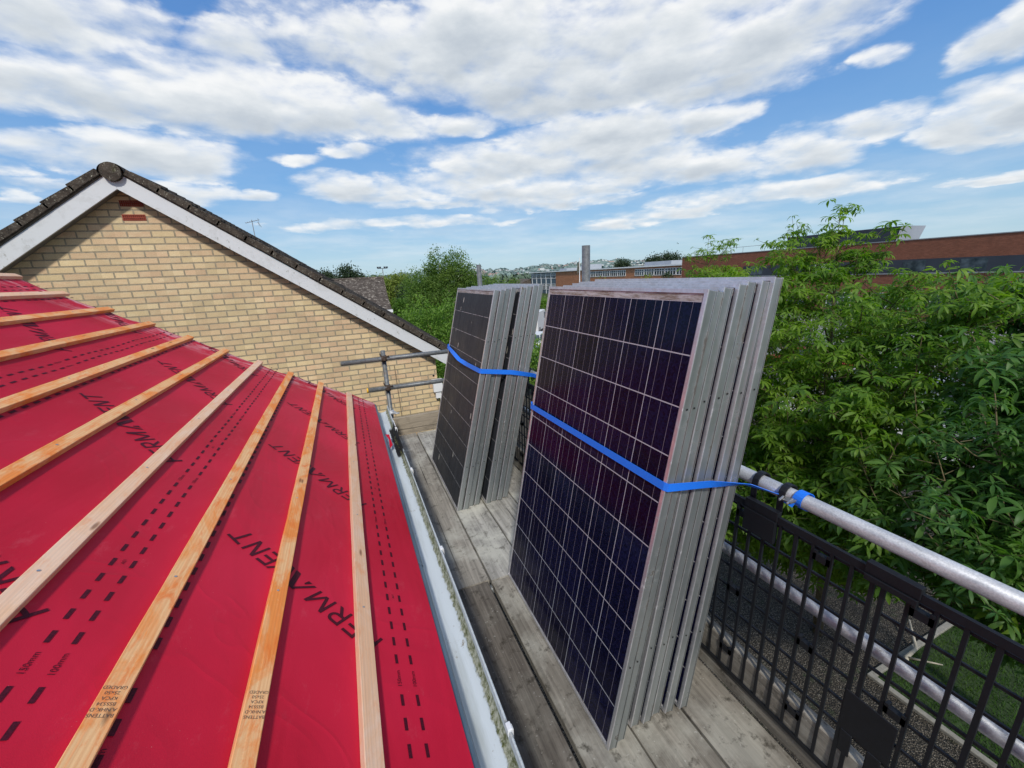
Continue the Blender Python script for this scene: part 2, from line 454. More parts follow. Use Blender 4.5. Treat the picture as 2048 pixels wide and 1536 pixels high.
def m_galv(dark):
    def fn(k):
        o = k.obj(); n1 = k.noise(k.vm('MULTIPLY', o, (1, .35, 1)), 30, 5, .7); n2 = k.noise(o, 210, 3)
        a, b = ((.10, .107, .11), (.22, .235, .245)) if dark else ((.34, .36, .39), (.58, .60, .63))
        col = k.mix(k.mr(n1, .3, .7), a, b)
        col = k.vm('SCALE', col, scale=k.mr(n2, .3, .7, .82, 1.15))
        rs = k.math('MULTIPLY', k.mr(k.noise(o, 9, 5, .7), .62, .72), .6)
        col = k.mix(rs, col, (.16, .11, .075))
        return {'Base Color': col, 'Roughness': .48, 'Metallic': .35, 'Normal': k.bump(n2, .2, .001)}
    return fn
GALV = material('galvanised_tube', m_galv(False)); GALV_D = material('backlit_dark_tube', m_galv(True))  # GALV_D: backlit shade put into a darker steel colour
RUST = simple('rusty_coupler', (.085, .06, .045), .7, .4, .4, 60, .5)
BLACKP = simple('black_plastic_mesh', (.0035, .005, .009), .6, 0, .3, 40, .1)
YEL = simple('yellow_cap', (.75, .42, .03), .5)
def m_strap(k):
    o = k.obj(); n1 = k.noise(o, 900, 2)
    return {'Base Color': k.mix(k.mr(n1, .3, .7), (.010, .14, .74), (.02, .23, .95)), 'Roughness': .5, 'Specular IOR Level': .4, 'Normal': k.bump(n1, .3, .0008)}
STRAP = material('blue_webbing', m_strap)
CHROME = simple('buckle_metal', (.5, .5, .5), .35, .8)

def m_leaf(c1, c2, c3, trans=.35, rough=.45, seed=0.):
    def fn(k):
        g = k.n('ShaderNodeNewGeometry'); rnd = g.outputs['Random Per Island']
        o = k.obj(); big = k.noise(k.vm('ADD', o, (seed, 0, 0)), .9, 3)
        col = k.mix(k.mr(rnd, 0, 1), c1, c2)
        col = k.mix(k.math('MULTIPLY', k.mr(big, .45, .65), .6), col, c3)
        z = k.n('ShaderNodeBsdfTranslucent'); k.set(z.inputs['Color'], k.vm('MULTIPLY', col, (1.5, 1.7, .6)))
        ms = k.n('ShaderNodeMixShader'); ms.inputs[0].default_value = trans
        def sh(p):
            k.nt.links.new(p.outputs[0], ms.inputs[1]); k.nt.links.new(z.outputs[0], ms.inputs[2]); return ms.outputs[0]
        return {'Base Color': col, 'Roughness': rough, 'Specular IOR Level': .35, 'SHADER': sh}
    return fn
LEAF_C = material('chestnut_leaf', m_leaf((.075, .165, .018), (.17, .30, .030), (.24, .36, .034), .5, .5))
LEAF_C2 = material('deep_green_leaf', m_leaf((.042, .125, .030), (.10, .215, .042), (.16, .28, .036), .45, .48, 3.))
LEAF_B = material('birch_leaf', m_leaf((.065, .13, .026), (.14, .23, .045), (.18, .26, .05), .4, .6, 5.))
LEAF_L = material('light_shrub_leaf', m_leaf((.09, .19, .030), (.19, .32, .055), (.23, .34, .06), .42, .55, 8.))
LEAF_D = material('dark_conifer_leaf', m_leaf((.018, .04, .016), (.04, .07, .028), (.06, .08, .04), .12, .7, 1.))
LEAF_Y = material('yellow_green_leaf', m_leaf((.13, .19, .03), (.21, .27, .05), (.24, .26, .06), .3, .6, 2.))
LEAF_H = material('hedge_leaf', m_leaf((.06, .14, .018), (.12, .22, .026), (.05, .10, .02), .35, .55, 12.))
BARK = simple('grey_bark', (.11, .085, .06), .9, 0, .35, 25, .6, .01)
BARK_L = simple('pale_bark', (.42, .38, .30), .8, 0, .3, 12, .3, .01)
BARK_G = simple('young_twig_bark', (.14, .11, .055), .8, 0, .3, 25, .3, .004)

def m_ground(k):
    o = k.obj(); n1 = k.noise(o, .012, 6, .6); n2 = k.noise(o, .3, 5, .6); n3 = k.noise(o, 6, 4)
    col = k.mix(k.mr(n1, .4, .6), (.05, .085, .025), (.10, .12, .045))
    col = k.mix(k.mr(n2, .4, .65), col, (.035, .06, .018))
    col = k.vm('SCALE', col, scale=k.mr(n3, .3, .7, .8, 1.15))
    return {'Base Color': col, 'Roughness': .95, 'Specular IOR Level': .1, 'Normal': k.bump(n3, .6, .05)}
GROUND = material('grassy_ground', m_ground)
def m_gravel(k):
    o = k.obj()
    v = k.n('ShaderNodeTexVoronoi'); k.set(v.inputs['Vector'], o); v.inputs['Scale'].default_value = 55
    t = k.sep(v.outputs['Color'])[0]
    col = k.ramp(t, [(0, (.06, .05, .036)), (.4, (.115, .095, .068)), (.75, (.165, .14, .105)), (1, (.30, .27, .22))])
    col = k.mix(k.mr(v.outputs['Distance'], .35, .62), col, (.018, .015, .01))
    patch = k.noise(o, .7, 5, .6)
    col = k.vm('SCALE', col, scale=k.mr(patch, .3, .7, .55, 1.1))
    gr = k.mr(k.noise(o, 2.2, 5, .7), .58, .68)
    col = k.mix(k.math('MULTIPLY', gr, .6), col, (.025, .05, .012))
    return {'Base Color': col, 'Roughness': .9, 'Normal': k.bump(k.math('SUBTRACT', 1, v.outputs['Distance']), 1., .03)}
GRAVEL = material('gravel', m_gravel)
LAWN = simple('lawn_soil', (.022, .045, .010), .95, 0, .4, 5, .6, .03)
GRASS = material('grass_blade', m_leaf((.03, .085, .012), (.06, .14, .018), (.08, .13, .02), .25, .6))
ASPH = simple('asphalt', (.22, .22, .215), .9, 0, .12, 1.2, .3)
KERB = simple('stone_edging', (.24, .23, .20), .9, 0, .2, 20, .4)
def m_hill(k):
    o = k.obj()
    f = k.vor(k.vm('MULTIPLY', o, (.004, .009, .02)), 1.0, 'Color')
    t = k.sep(f)[0]
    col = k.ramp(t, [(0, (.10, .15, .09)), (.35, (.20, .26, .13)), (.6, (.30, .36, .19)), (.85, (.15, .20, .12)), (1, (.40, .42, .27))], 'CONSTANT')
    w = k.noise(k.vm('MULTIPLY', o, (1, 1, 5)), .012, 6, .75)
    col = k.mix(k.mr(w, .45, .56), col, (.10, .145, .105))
    col = k.mix(.32, col, (.36, .47, .55))  # blue distance haze mixed into the hill colour
    return {'Base Color': col, 'Roughness': 1, 'Specular IOR Level': 0}
HILL = material('distant_hills', m_hill)
def m_farwood(k):
    o = k.obj(); n1 = k.noise(o, .09, 5, .7)
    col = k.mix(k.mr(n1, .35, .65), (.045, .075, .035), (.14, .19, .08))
    col = k.mix(.18, col, (.30, .40, .45))  # slight air haze blended into the tree colour
    return {'Base Color': col, 'Roughness': 1, 'Specular IOR Level': 0}
FARWOOD = material('far_wood', m_farwood)
def m_glass(k):
    o = k.obj(); n1 = k.noise(o, .8, 3)
    return {'Base Color': k.mix(k.mr(n1, .4, .6), (.02, .03, .04), (.11, .14, .16)), 'Roughness': .12, 'Specular IOR Level': .6}
GLASS = material('window_glass', m_glass)
FRAMEW = simple('white_window_frame', (.74, .75, .75), .5)
PANELG = simple('blue_grey_panel', (.085, .125, .155), .6, 0, .1, .6)
CLAD_D = simple('dark_cladding', (.03, .037, .05), .7, 0, .15, .5)
CLAD_L = simple('light_cladding', (.32, .35, .39), .7, 0, .08, .5)
LEAD = simple('grey_flashing', (.25, .26, .27), .7)
CREAM = simple('cream_render', (.62, .58, .48), .85)

# ------------------------------------------------------------------ our own roof
Xe, Ze, RP, GA, YV = -.0941, .6475, .5302, .2635, 4.107
cp, sp = cos(RP), sin(RP)
def R3(s, y, h=0): return (Xe - s*cp + h*sp, y, Ze + s*sp + h*cp)
def sag(s, y):
    if s < .0: return 0.
    return -.006*(.5-.5*cos(2*pi*(y+.1)/.6))*sin(pi*(s/GA))**2 - .002*(.5-.5*cos(2*pi*(y*1.7+s*2.)))*sin(pi*(s/GA))**2
house = empty('house', (0, 0, 0), 'near house with its roof stripped to red membrane and timber battens', 'house')
S_TOP, Y0 = 4.75, -3.2
# membrane
ns, ny = 190, 240
yedge = lambda s: YV + .045 + .03*sin(s*5.1+1) + .012*sin(s*17) - .03*max(0., 1-abs(s+.25)/.2)
V = []; Fc = []
for i in range(ns+1):
    s_ = -.262 + (S_TOP+.262)*i/ns
    for j in range(ny+1):
        t = j/ny; y = Y0 + (yedge(s_)-Y0)*t
        h = sag(s_, y)
        dd = yedge(s_)-y
        if s_ > .01 and dd < .12: h -= .02*(1-dd/.12)**2 + .004*sin(s_*23)*(1-dd/.12)
        V.append(R3(s_, y, h))
for i in range(ns):
    for j in range(ny):
        a = i*(ny+1)+j; Fc.append((a, a+1, a+ny+2, a+ny+1))
memb = npmesh('roof_membrane', V, Fc, MEMB, house, True)
tag(memb, 'bright red breather membrane printed with black lettering')
# dashed lap lines: one mesh, a printed pattern
lapmb = mb = MB()
def qd(s0, s1, y0, y1, h=.0016):
    mb.add([R3(s0, y0, h+sag(s0, y0)), R3(s1, y0, h+sag(s1, y0)), R3(s1, y1, h+sag(s1, y1)), R3(s0, y1, h+sag(s0, y1))], [(0, 1, 2, 3)])
for base in (-.097, .687, 1.4675, 2.25, 3.03, 3.81):
    for s0, three in ((base, 0), (base-.0455, 0), (base+.594, 1)):
        y = .0145+.0
        k_ = -48
        while True:
            yc = .832 + k_*.0665; k_ += 1
            if yc > YV+.0: break
            if yc < Y0+.1: continue
            ph = (yc - .965) % .86
            if min(ph, .86-ph) < .036: continue
            if three and s0 > S_TOP-.1: continue
            w = .0045 if not three else .0055
            qd(s0-w, s0+w, yc-.0165, yc+.0165)

# stroked capital letters: (x range, polylines) in cap-height units
def letter_strokes():
    T = .0105
    L = []
    def q(pts): L.append(pts)
    def ln(x0, v0, x1, v1, w=T, cut=True):
        # stroke as a parallelogram cut horizontally at its ends when steep
        dx, dv = x1-x0, v1-v0; l = sqrt(dx*dx+dv*dv)
        if abs(dv) > abs(dx)*.4:
            hw = w/2*l/abs(dv)
            q([(x0-hw, v0), (x0+hw, v0), (x1+hw, v1), (x1-hw, v1)])
        else:
            nx, nv = -dv/l*w/2, dx/l*w/2
            q([(x0+nx, v0+nv), (x1+nx, v1+nv), (x1-nx, v1-nv), (x0-nx, v0-nv)])
    H = .073; b = T/2
    # P
    x = .733; ln(x+b, 0, x+b, H)
    def bowl(xs, v0, v1, w):
        cx = xs+w-.5*(v1-v0)+b*0; r = (v1-v0)/2; cv = (v0+v1)/2
        q([(xs+T, v1-T), (cx, v1-T), (cx, v1), (xs+T, v1)]); q([(xs+T, v0), (cx, v0), (cx, v0+T), (xs+T, v0+T)])
        for i in range(8):
            a0, a1 = -pi/2+pi*i/8, -pi/2+pi*(i+1)/8
            q([(cx+(r-T)*cos(a0), cv+(r-T)*sin(a0)), (cx+r*cos(a0), cv+r*sin(a0)), (cx+r*cos(a1), cv+r*sin(a1)), (cx+(r-T)*cos(a1), cv+(r-T)*sin(a1))])
    bowl(x, H*.38, H, .052)
    # E
    def E(x, w):
        ln(x+b, 0, x+b, H)
        for v in (b, H/2, H-b): q([(x+T, v-b), (x+w, v-b), (x+w, v+b), (x+T, v+b)])
    E(.798, .047)
    # R
    x = .861; ln(x+b, 0, x+b, H); bowl(x, H*.40, H, .052); ln(x+.048, 0, x+.022, H*.42)
    # M
    x = .931; ln(x+b, 0, x+b, H); ln(x+.076-b, 0, x+.076-b, H)
    ln(x+b, H, x+.038, .004); ln(x+.076-b, H, x+.038, .004)
    # A, drawn open with a heavy right leg and a small wedge
    ln(1.030, 0, 1.066, H); ln(1.113, 0, 1.072, H, .019)
    q([(1.045, 0), (1.062, 0), (1.062, .020), (1.056, .024)])
    # V
    ln(1.108, H, 1.142, 0, .016); ln(1.184, H, 1.146, 0)
    E(1.193, .047)
    # N
    x = 1.256; ln(x+b, 0, x+b, H); ln(x+.057-b, 0, x+.057-b, H); ln(x+b*1.2, H, x+.057-b*1.2, 0, .011)
    # T
    q([(1.330, H-T), (1.391, H-T), (1.391, H), (1.330, H)]); ln(1.3605, 0, 1.3605, H-T)
    return L
ST = letter_strokes()
ang = radians(44.3)
rx, ry = cos(ang), sin(ang)
# place a word: its P foot sits at (sP, yP)
def word(sP, yP):
    m = MB()
    for poly in ST:
        # subdivide by simple triangulated quads; follow the sagging sheet
        vs = []
        for (a, v) in poly:
            a -= .736
            s_ = sP + a*rx + v*(-1)*(-ry)*1.0*1.0
            y_ = yP + a*ry - v*rx
            vs.append((s_, y_))
        if all(Y0+.05 < q[1] < YV+.0 for q in vs):
            n = len(vs)
            m.add([R3(a, b_, .0016+sag(a, b_)) for a, b_ in vs], [tuple(range(n))])
    if m.v:
        m.build('lettering', INK, memb)
for i, sB in enumerate((-.060, .725, 1.512, 2.295, 3.08, 3.86)):
    off = (0., 0., -.80+.86, .1, .1, .1)[i]
    for k_ in range(-5, 5):
        yB = 1.103 + .8605*k_ + (0. if i < 2 else .075 if i == 2 else .1)
        if -3. < yB < 4.05: word(sB, yB)
# small printed figures
def text_mesh(body, size):
    cu = bpy.data.curves.new('txt', 'FONT'); cu.body = body; cu.size = size; cu.align_x = 'CENTER'; cu.align_y = 'CENTER'; cu.resolution_u = 3
    ob = bpy.data.objects.new('txt', cu); COL.objects.link(ob)
    dg = bpy.context.evaluated_depsgraph_get(); me = bpy.data.meshes.new_from_object(ob.evaluated_get(dg))
    vs = [tuple(v.co) for v in me.vertices]; fs = [tuple(p.vertices) for p in me.polygons]
    bpy.data.objects.remove(ob); bpy.data.curves.remove(cu); bpy.data.meshes.remove(me)
    return vs, fs
T150, T100, TA = text_mesh('150mm', .0165), text_mesh('100mm', .0165), text_mesh('A01', .0125)
fig = lapmb
for base in (-.097, .687, 1.4675):
    for k_ in range(-3, 4):
        for (vs, fs), ds, dy in ((T150, 0, .965), (T100, -.0455, .965), (TA, -.0225, 1.305)):
            yc = dy+.8605*k_
            if -2.5 < yc < 3.9:
                fig.add([R3(base+ds+q[1], yc+q[0]*1.08, .0017+sag(base+ds+q[1], yc+q[0])) for q in vs], [tuple(reversed(f)) for f in fs])
        yc = .965+.8605*k_
        if -2.5 < yc < 3.9 and base > 0:
            vs, fs = T150
            fig.add([R3(base-.19+q[1], yc-.2+q[0]*1.08, .0017) for q in vs], [tuple(reversed(f)) for f in fs])
fig.build('lap_marking', INK, memb)
# battens
SL = [text_mesh(t, .0105) for t in ('GRADED', '25x50', 'KPCA', 'BS5534', 'A.NHK-D', 'BATTENS')]
pale = {0, 3, 8}
for k_ in range(0, 18):
    s0 = k_*GA
    if k_ in (7,): yend = YV+.0
    else: yend = YV + random.uniform(-.012, .012)
    mbt = MB()
    n = 60
    w2, hh = .0232, .0235
    wob = [random.uniform(-.0008, .0008) for _ in range(n+1)]
    vs = []
    for j in range(n+1):
        y = Y0 + (yend-Y0)*j/n
        bow = .0025*sin(y*1.1+k_*1.7)
        for a, b_ in ((-w2, .0005), (w2, .0005), (w2, hh-.0015), (w2-.0015, hh), (-w2+.0015, hh), (-w2, hh-.0015)):
            vs.append(R3(s0+bow+a+wob[j]*(1 if a > 0 else -.6), y, b_))
    fs = []
    for j in range(n):
        for q in range(6):
            fs.append((j*6+q, j*6+(q+1) % 6, (j+1)*6+(q+1) % 6, (j+1)*6+q))
    fs.append(tuple(range(5, -1, -1))); fs.append(tuple(n*6+q for q in range(6)))
    mbt.add(vs, fs)
    nf0 = len(mbt.f)
    for yb in np.arange(Y0+.2+(k_ % 3)*.02, yend, .6):
        c = R3(s0+.004, yb+random.uniform(-.01, .01), hh+.0008)
        mbt.tube([c, (c[0]+.0008*sp, c[1], c[2]+.0008*cp)], .0035, 8)
    bt = mbt.build('batten', BAT_P if k_ in pale or k_ > 8 and k_ % 3 == 0 else BAT_O, house)
    bt.data.materials.append(CHROME)
    for p_ in list(bt.data.polygons)[nf0:]: p_.material_index = 1
    # stamps
    st = MB()
    for yb in ([.865] if k_ == 1 else [.868] if k_ == 2 else [(.3*k_*7.13) % 1.1+.3]):
        for q, (tv, tf) in enumerate(SL):
            yy = yb - .034 + (5-q)*.0118
            st.add([R3(s0+a*.95*1.0, yy-b_, hh+.0006) for a, b_, c_ in [(v[0], v[1], 0) for v in tv]], [tuple(f) for f in tf])
    if k_ in (1, 2, 4, 5): st.build('grading_stamp', STAMP, bt)
# structure beneath the membrane
mb = MB()
mb.add([R3(-.22, Y0, -.03), R3(-.22, YV-.02, -.03), R3(S_TOP, YV-.02, -.03), R3(S_TOP, Y0, -.03)], [(0, 1, 2, 3)])
tz = R3(S_TOP, 0, 0)
mb.add([(tz[0], Y0, tz[2]-.03), (tz[0], YV-.02, tz[2]-.03), (tz[0]-4.1, YV-.02, tz[2]-2.5), (tz[0]-4.1, Y0, tz[2]-2.5)], [(0, 1, 2, 3)])
mb.build('roof_deck', SOFFIT, house)
mb = MB(); w = -.12
gx = tz[0]
mb.add([(w, Y0, G), (w, YV-.12, G), (w, YV-.12, .42), (w, Y0, .42)], [(0, 1, 2, 3)])
mb.add([(w, YV-.12, G), (gx*2-w, YV-.12, G), (gx*2-w, YV-.12, .42), (gx, YV-.12, tz[2]-.07), (w, YV-.12, .45)], [(0, 1, 2, 3, 4)])
mb.build('wall', BRICK_Y, house)
mb = MB(); mb.box(.118, .134, Y0, YV-.02, .32, .475); mb.build('fascia', FASCIA, house)
mb = MB(); mb.box(w, .116, Y0, YV-.03, .31, .325); mb.build('soffit', SOFFIT, house)
# eaves trays in overlapping lengths
joints = [Y0, -1.25, .15, 1.60, 3.02, YV+.03]
for j in range(5):
    mb = MB(); y0, y1 = joints[j]-.05, joints[j+1]
    lift = .003*(j % 2)+.001
    pr = [(-.17, -.006), (-.262, -.006), (-.285, -.008), (-.296, -.016), (-.302, -.034)]
    top = [R3(a, 0, b_-.004+lift) for a, b_ in pr]
    P1 = [(q[0], q[2]) for q in top]; P2 = [(a-.0, b_-.003) for a, b_ in reversed(P1)]
    mb.extr(P1+P2, y0, y1)
    mb.build('eaves_tray', TRAY, house, bevel=.0008)
# gutter
mb = MB()
inner = [(.152, .472), (.152, .425), (.158, .412), (.172, .405), (.19, .403), (.208, .404), (.224, .409), (.236, .420), (.245, .438), (.249, .462)]
outer = [(.256, .464), (.256, .470), (.249, .472), (.249, .466)]
out2 = [(.252, .436), (.242, .414), (.226, .402), (.19, .396), (.156, .402), (.147, .42), (.147, .472)]
prof = inner + [(.249, .468), (.252, .471), (.256, .469), (.256, .462)] + out2
nn = 70; ys = np.linspace(Y0, YV+.03, nn+1); vs = []; fs = []
for y in ys:
    dz = .004*sin(y*1.3)+.0015*sin(y*6.)
    for a, b_ in prof: vs.append((a+.0015*sin(y*2.1), y, b_+dz))
m_ = len(prof)
for j in range(nn):
    for q in range(m_): fs.append((j*m_+q, j*m_+(q+1) % m_, (j+1)*m_+(q+1) % m_, (j+1)*m_+q))
mb.add(vs, fs)
gt = mb.build('gutter', GUTTER, house, True)
# moss clumps along the outer inside corner
V = []; F_ = []
for i in range(3000):
    y = RS.uniform(Y0, 3.95); x = min(.241, .238 - abs(RS.normal(0, .006)) + .003*sin(y*9))
    dens = mnoise.noise(Vector((y*3, 0, 3.)))
    if dens < .0 and RS.rand() < .85: continue
    z = .4055 + max(0, (x-.226))*1.2 + RS.uniform(0, .003); r = RS.uniform(.002, .0055)
    d = RS.normal(0, 1, 3); d /= np.linalg.norm(d); e = np.cross(d, RS.normal(0, 1, 3)); e /= np.linalg.norm(e)
    b0 = len(V); c = np.array([x, y, z]); V += [c+d*r, c+e*r, c-d*r*.6+np.array([0, 0, r])]; F_.append((b0, b0+1, b0+2))
MOSS = material('moss', m_leaf((.07, .08, .025), (.20, .20, .10), (.09, .10, .03), .05, .9))
npmesh('moss', V, F_, MOSS, gt)
for y in (-.9, .02, .80, 1.65, 2.55, 3.40):
    mb = MB(); mb.box(.2475, .262, y-.012, y+.012, .452, .478); mb.box(.262, .266, y-.009, y+.009, .43, .47)
    mb.build('gutter_clip', WHITE_P, gt, bevel=.002)
mb = MB(); mb.extr([(.145, .475), (.145, .392), (.26, .392), (.26, .473), (.254, .473), (.254, .398), (.151, .398), (.151, .475)], 3.46, 3.62)
mb.build('gutter_union', WHITE_P, gt, bevel=.002)
# torn scrap of membrane by the gutter
mb = MB(); mb.add([(.155, 3.30, .47), (.185, 3.27, .475), (.19, 3.08, .455), (.165, 3.05, .44), (.172, 3.18, .468)], [(0, 1, 4), (1, 2, 4), (2, 3, 4)])
tag(mb.build('membrane_scrap', MEMB), 'small torn scrap of red membrane lying in the gutter', 'scrap')

# ------------------------------------------------------------------ scaffold deck
BW = .2301; GX = .5484
def plank(name, x0, x1, y0, y1, z0, z1, m, label, cat, group=None, warp=.0):
    mb = MB(); n = 24; vs = []; fs = []; ph = random.uniform(0, 6)
    e = .004
    for j in range(n+1):
        y = y0+(y1-y0)*j/n
        dz = warp*sin(y*1.3+ph); dx = .0015*sin(y*2.1+ph)
        for a, b_ in ((x0, z0), (x1, z0), (x1, z1-e), (x1-e, z1), (x0+e, z1), (x0, z1-e)):
            vs.append((a+dx+random.uniform(-.0006, .0006), y, b_+dz))
    for j in range(n):
        for q in range(6): fs.append((j*6+q, j*6+(q+1) % 6, (j+1)*6+(q+1) % 6, (j+1)*6+q))
    fs.append(tuple(range(5, -1, -1))); fs.append(tuple(n*6+q for q in range(6)))
    mb.add(vs, fs)
    return tag(mb.build(name, m), label, cat, group)
far = [('pale grey scaffold board beside the gutter, far half of the deck', BRD_L2, .318), ('pale blotched scaffold board under the front edge of the far panel stack', BRD_L, None),
       ('pale scaffold board under the middle of the far panel stack', BRD_L, None), ('grey scaffold board along the far toe board', BRD_L, None)]
near = [('dark brown cracked scaffold board beside the gutter, nearest the camera', BRD_D, .325), ('brown scaffold board under the front edge of the near panel stack', BRD_M, None),
        ('grey brown scaffold board under the back of the near panel stack', BRD_M, None), ('grey brown scaffold board beside the black mesh guard', BRD_M, None)]
for i in range(4):
    xr = GX+i*BW-.005; xl = GX+(i-1)*BW+.005
    if i == 0: xl = .322
    lb, m, _ = far[i]
    plank('scaffold_board', xl, xr, 1.885-.012*i, 4.43, -.038, .0 + (.003, 0, .002, .001)[i], m, lb, 'scaffold board', 'scaffold boards of the deck', .0015)
    lb, m, _ = near[i]
    plank('scaffold_board', xl, xr - (.012 if i == 0 else 0), -1.6, 1.872-.012*i, -.038, .0 + (.006, .001, -.001, .001)[i], m, lb, 'scaffold board', 'scaffold boards of the deck', .0015)
plank('scaffold_board', GX+3*BW+.046, GX+4*BW, -1.6, 4.43, -.045, -.008, BRD_M, 'narrow outermost scaffold board behind the toe board', 'scaffold board', 'scaffold boards of the deck', .001)
# toe boards
tbx = GX+3*BW+.0015
def toe(y0, y1, lb):
    plank('toe_board', tbx, tbx+.036, y0, y1, .002, .213, BRD_M, lb, 'toe board', 'toe boards along the scaffold edge')
toe(-1.6, 1.2, 'weathered toe board on edge behind the black mesh, near half'); toe(1.21, 4.40, 'weathered toe board on edge behind the panel stacks, far half')
mb = MB(); mb.box(-.55, .55, -.018, .018, -.1, .1)
eb = mb.build('toe_board', BRD_M, None, loc=(.325+.45, 4.462, .104), bevel=.003); eb.scale = (.9, 1, 1.04)
# rotate the grain: separate mesh with grain along X handled by its own material
def m_endboard(k):
    o = k.obj(); g = k.noise(k.vm('MULTIPLY', o, (2.2, 40, 60)), 1, 7, .68, .5); bl = k.noise(o, 4, 5, .7)
    col = k.mix(k.mr(g, .32, .68), (.20, .17, .13), (.40, .34, .26)); col = k.mix(k.mr(bl, .5, .65), col, k.vm('SCALE', col, scale=.6))
    ck = k.mr(k.math('ABSOLUTE', k.math('ADD', k.sep(o)[2], k.math('ADD', .03, k.math('MULTIPLY', k.noise(o, 2, 3), .02)))), .0015, .003, 1, 0)
    col = k.mix(ck, col, (.03, .024, .018))
    return {'Base Color': col, 'Roughness': .88, 'Normal': k.bump(g, .6, .004)}
eb.data.materials[0] = material('end_board_wood', m_endboard)
tag(eb, 'weathered toe board on edge across the far end of the scaffold deck', 'toe board', 'toe boards along the scaffold edge')

# scaffold tubes
scf = empty('scaffold', (1.35, 4.2, G), 'galvanised steel tube scaffold with guard rails, standards and couplers', 'scaffold')
def sub(name, mbx, m, smooth=True, lab=None):
    o = mbx.build(name, m, scf, smooth); o.location = (-1.35, -4.2, -G)
    if lab: o['label'] = lab
    return o
r = .02415
def sm_tube(name, a, b_, m, lab=None, n=24):
    mb = MB(); mb.tube([a, b_], r, n, True); o = sub(name, mb, m, True, lab)
    mb2 = o.data
    for p in mb2.polygons:
        if len(p.vertices) > 4: p.use_smooth = False
    return o
RX = 1.30
sm_tube('guard_rail', (RX, -1.5, .935), (RX, 4.7, .925), GALV, 'top guard rail, bright galvanised tube')
sm_tube('guard_rail', (RX+.004, -1.5, .578), (RX+.004, 4.7, .57), GALV, 'middle guard rail behind the black mesh')
sm_tube('end_rail', (-.125, 4.50, .884), (1.42, 4.50, .884), GALV_D, 'upper end rail across the far end of the deck')
sm_tube('end_rail', (.10, 4.50, .558), (1.42, 4.50, .545), GALV_D, 'lower end rail with a yellow end cap')
mb = MB(); mb.tube([(.088, 4.5, .558), (.104, 4.5, .558)], .0265, 20); sub('end_cap', mb, YEL)
sm_tube('standard', (1.35, 2.123, G), (1.35, 2.123, 1.838), GALV_D, 'scaffold upright standing highest behind the near panel stack')
sm_tube('standard', (1.335, 4.10, G), (1.335, 4.13, 1.811), GALV_D, 'scaffold upright behind the far panel stack')
sm_tube('standard', (.31, 4.555, G), (.31, 4.555, .965), GALV_D, 'short corner post at the far end of the deck')
sm_tube('standard', (1.35, -1.2, G), (1.35, -1.2, 1.2), GALV_D)
sm_tube('standard', (.30, 2.123, G), (.30, 2.123, -.09), GALV_D); sm_tube('standard', (.30, -1.2, G), (.30, -1.2, -.09), GALV_D)
for y in (-1.15, .5, 1.88, 3.2, 4.40): sm_tube('transom', (.1, y, -.064), (1.5, y, -.064), GALV_D)
for x in (.30, 1.40): sm_tube('ledger', (x, -1.6, -.114), (x, 4.8, -.114), GALV_D)
def coupler(c, ax='X'):
    mb = MB(); x, y, z = c
    mb.tube([(x-.03, y, z), (x+.03, y, z)], .031, 14); mb.tube([(x, y+.05, z-.03), (x, y+.05, z+.03)], .031, 14)
    mb.box(x-.012, x+.012, y-.05, y-.028, z-.012, z+.03); mb.tube([(x+.02, y-.02, z+.02), (x+.05, y-.045, z+.03)], .007, 8)
    mb.tube([(x-.03, y+.03, z+.035), (x-.03, y+.09, z+.04)], .007, 8)
    return sub('coupler', mb, RUST, False)
coupler((.31, 4.505, .884)); coupler((.31, 4.505, .552))
for y in (2.123, 4.12, -1.2):
    for z in (.93, .59):
        mb = MB(); mb.tube([(RX, y-.03, z), (RX, y+.03, z)], .031, 14); mb.tube([(1.35, y, z-.03), (1.35, y, z+.03)], .031, 14); mb.box(RX-.04, RX-.02, y-.012, y+.012, z-.02, z+.03)
        sub('coupler', mb, RUST, False)
mb = MB(); mb.tube([(.31, 4.53, .245), (.31, 4.53, .285)], .036, 16); mb.box(.27, .36, 4.47, 4.49, .25, .28); mb.tube([(.33, 4.46, .265), (.39, 4.44, .265)], .009, 10)
sub('coupler', mb, GALV)

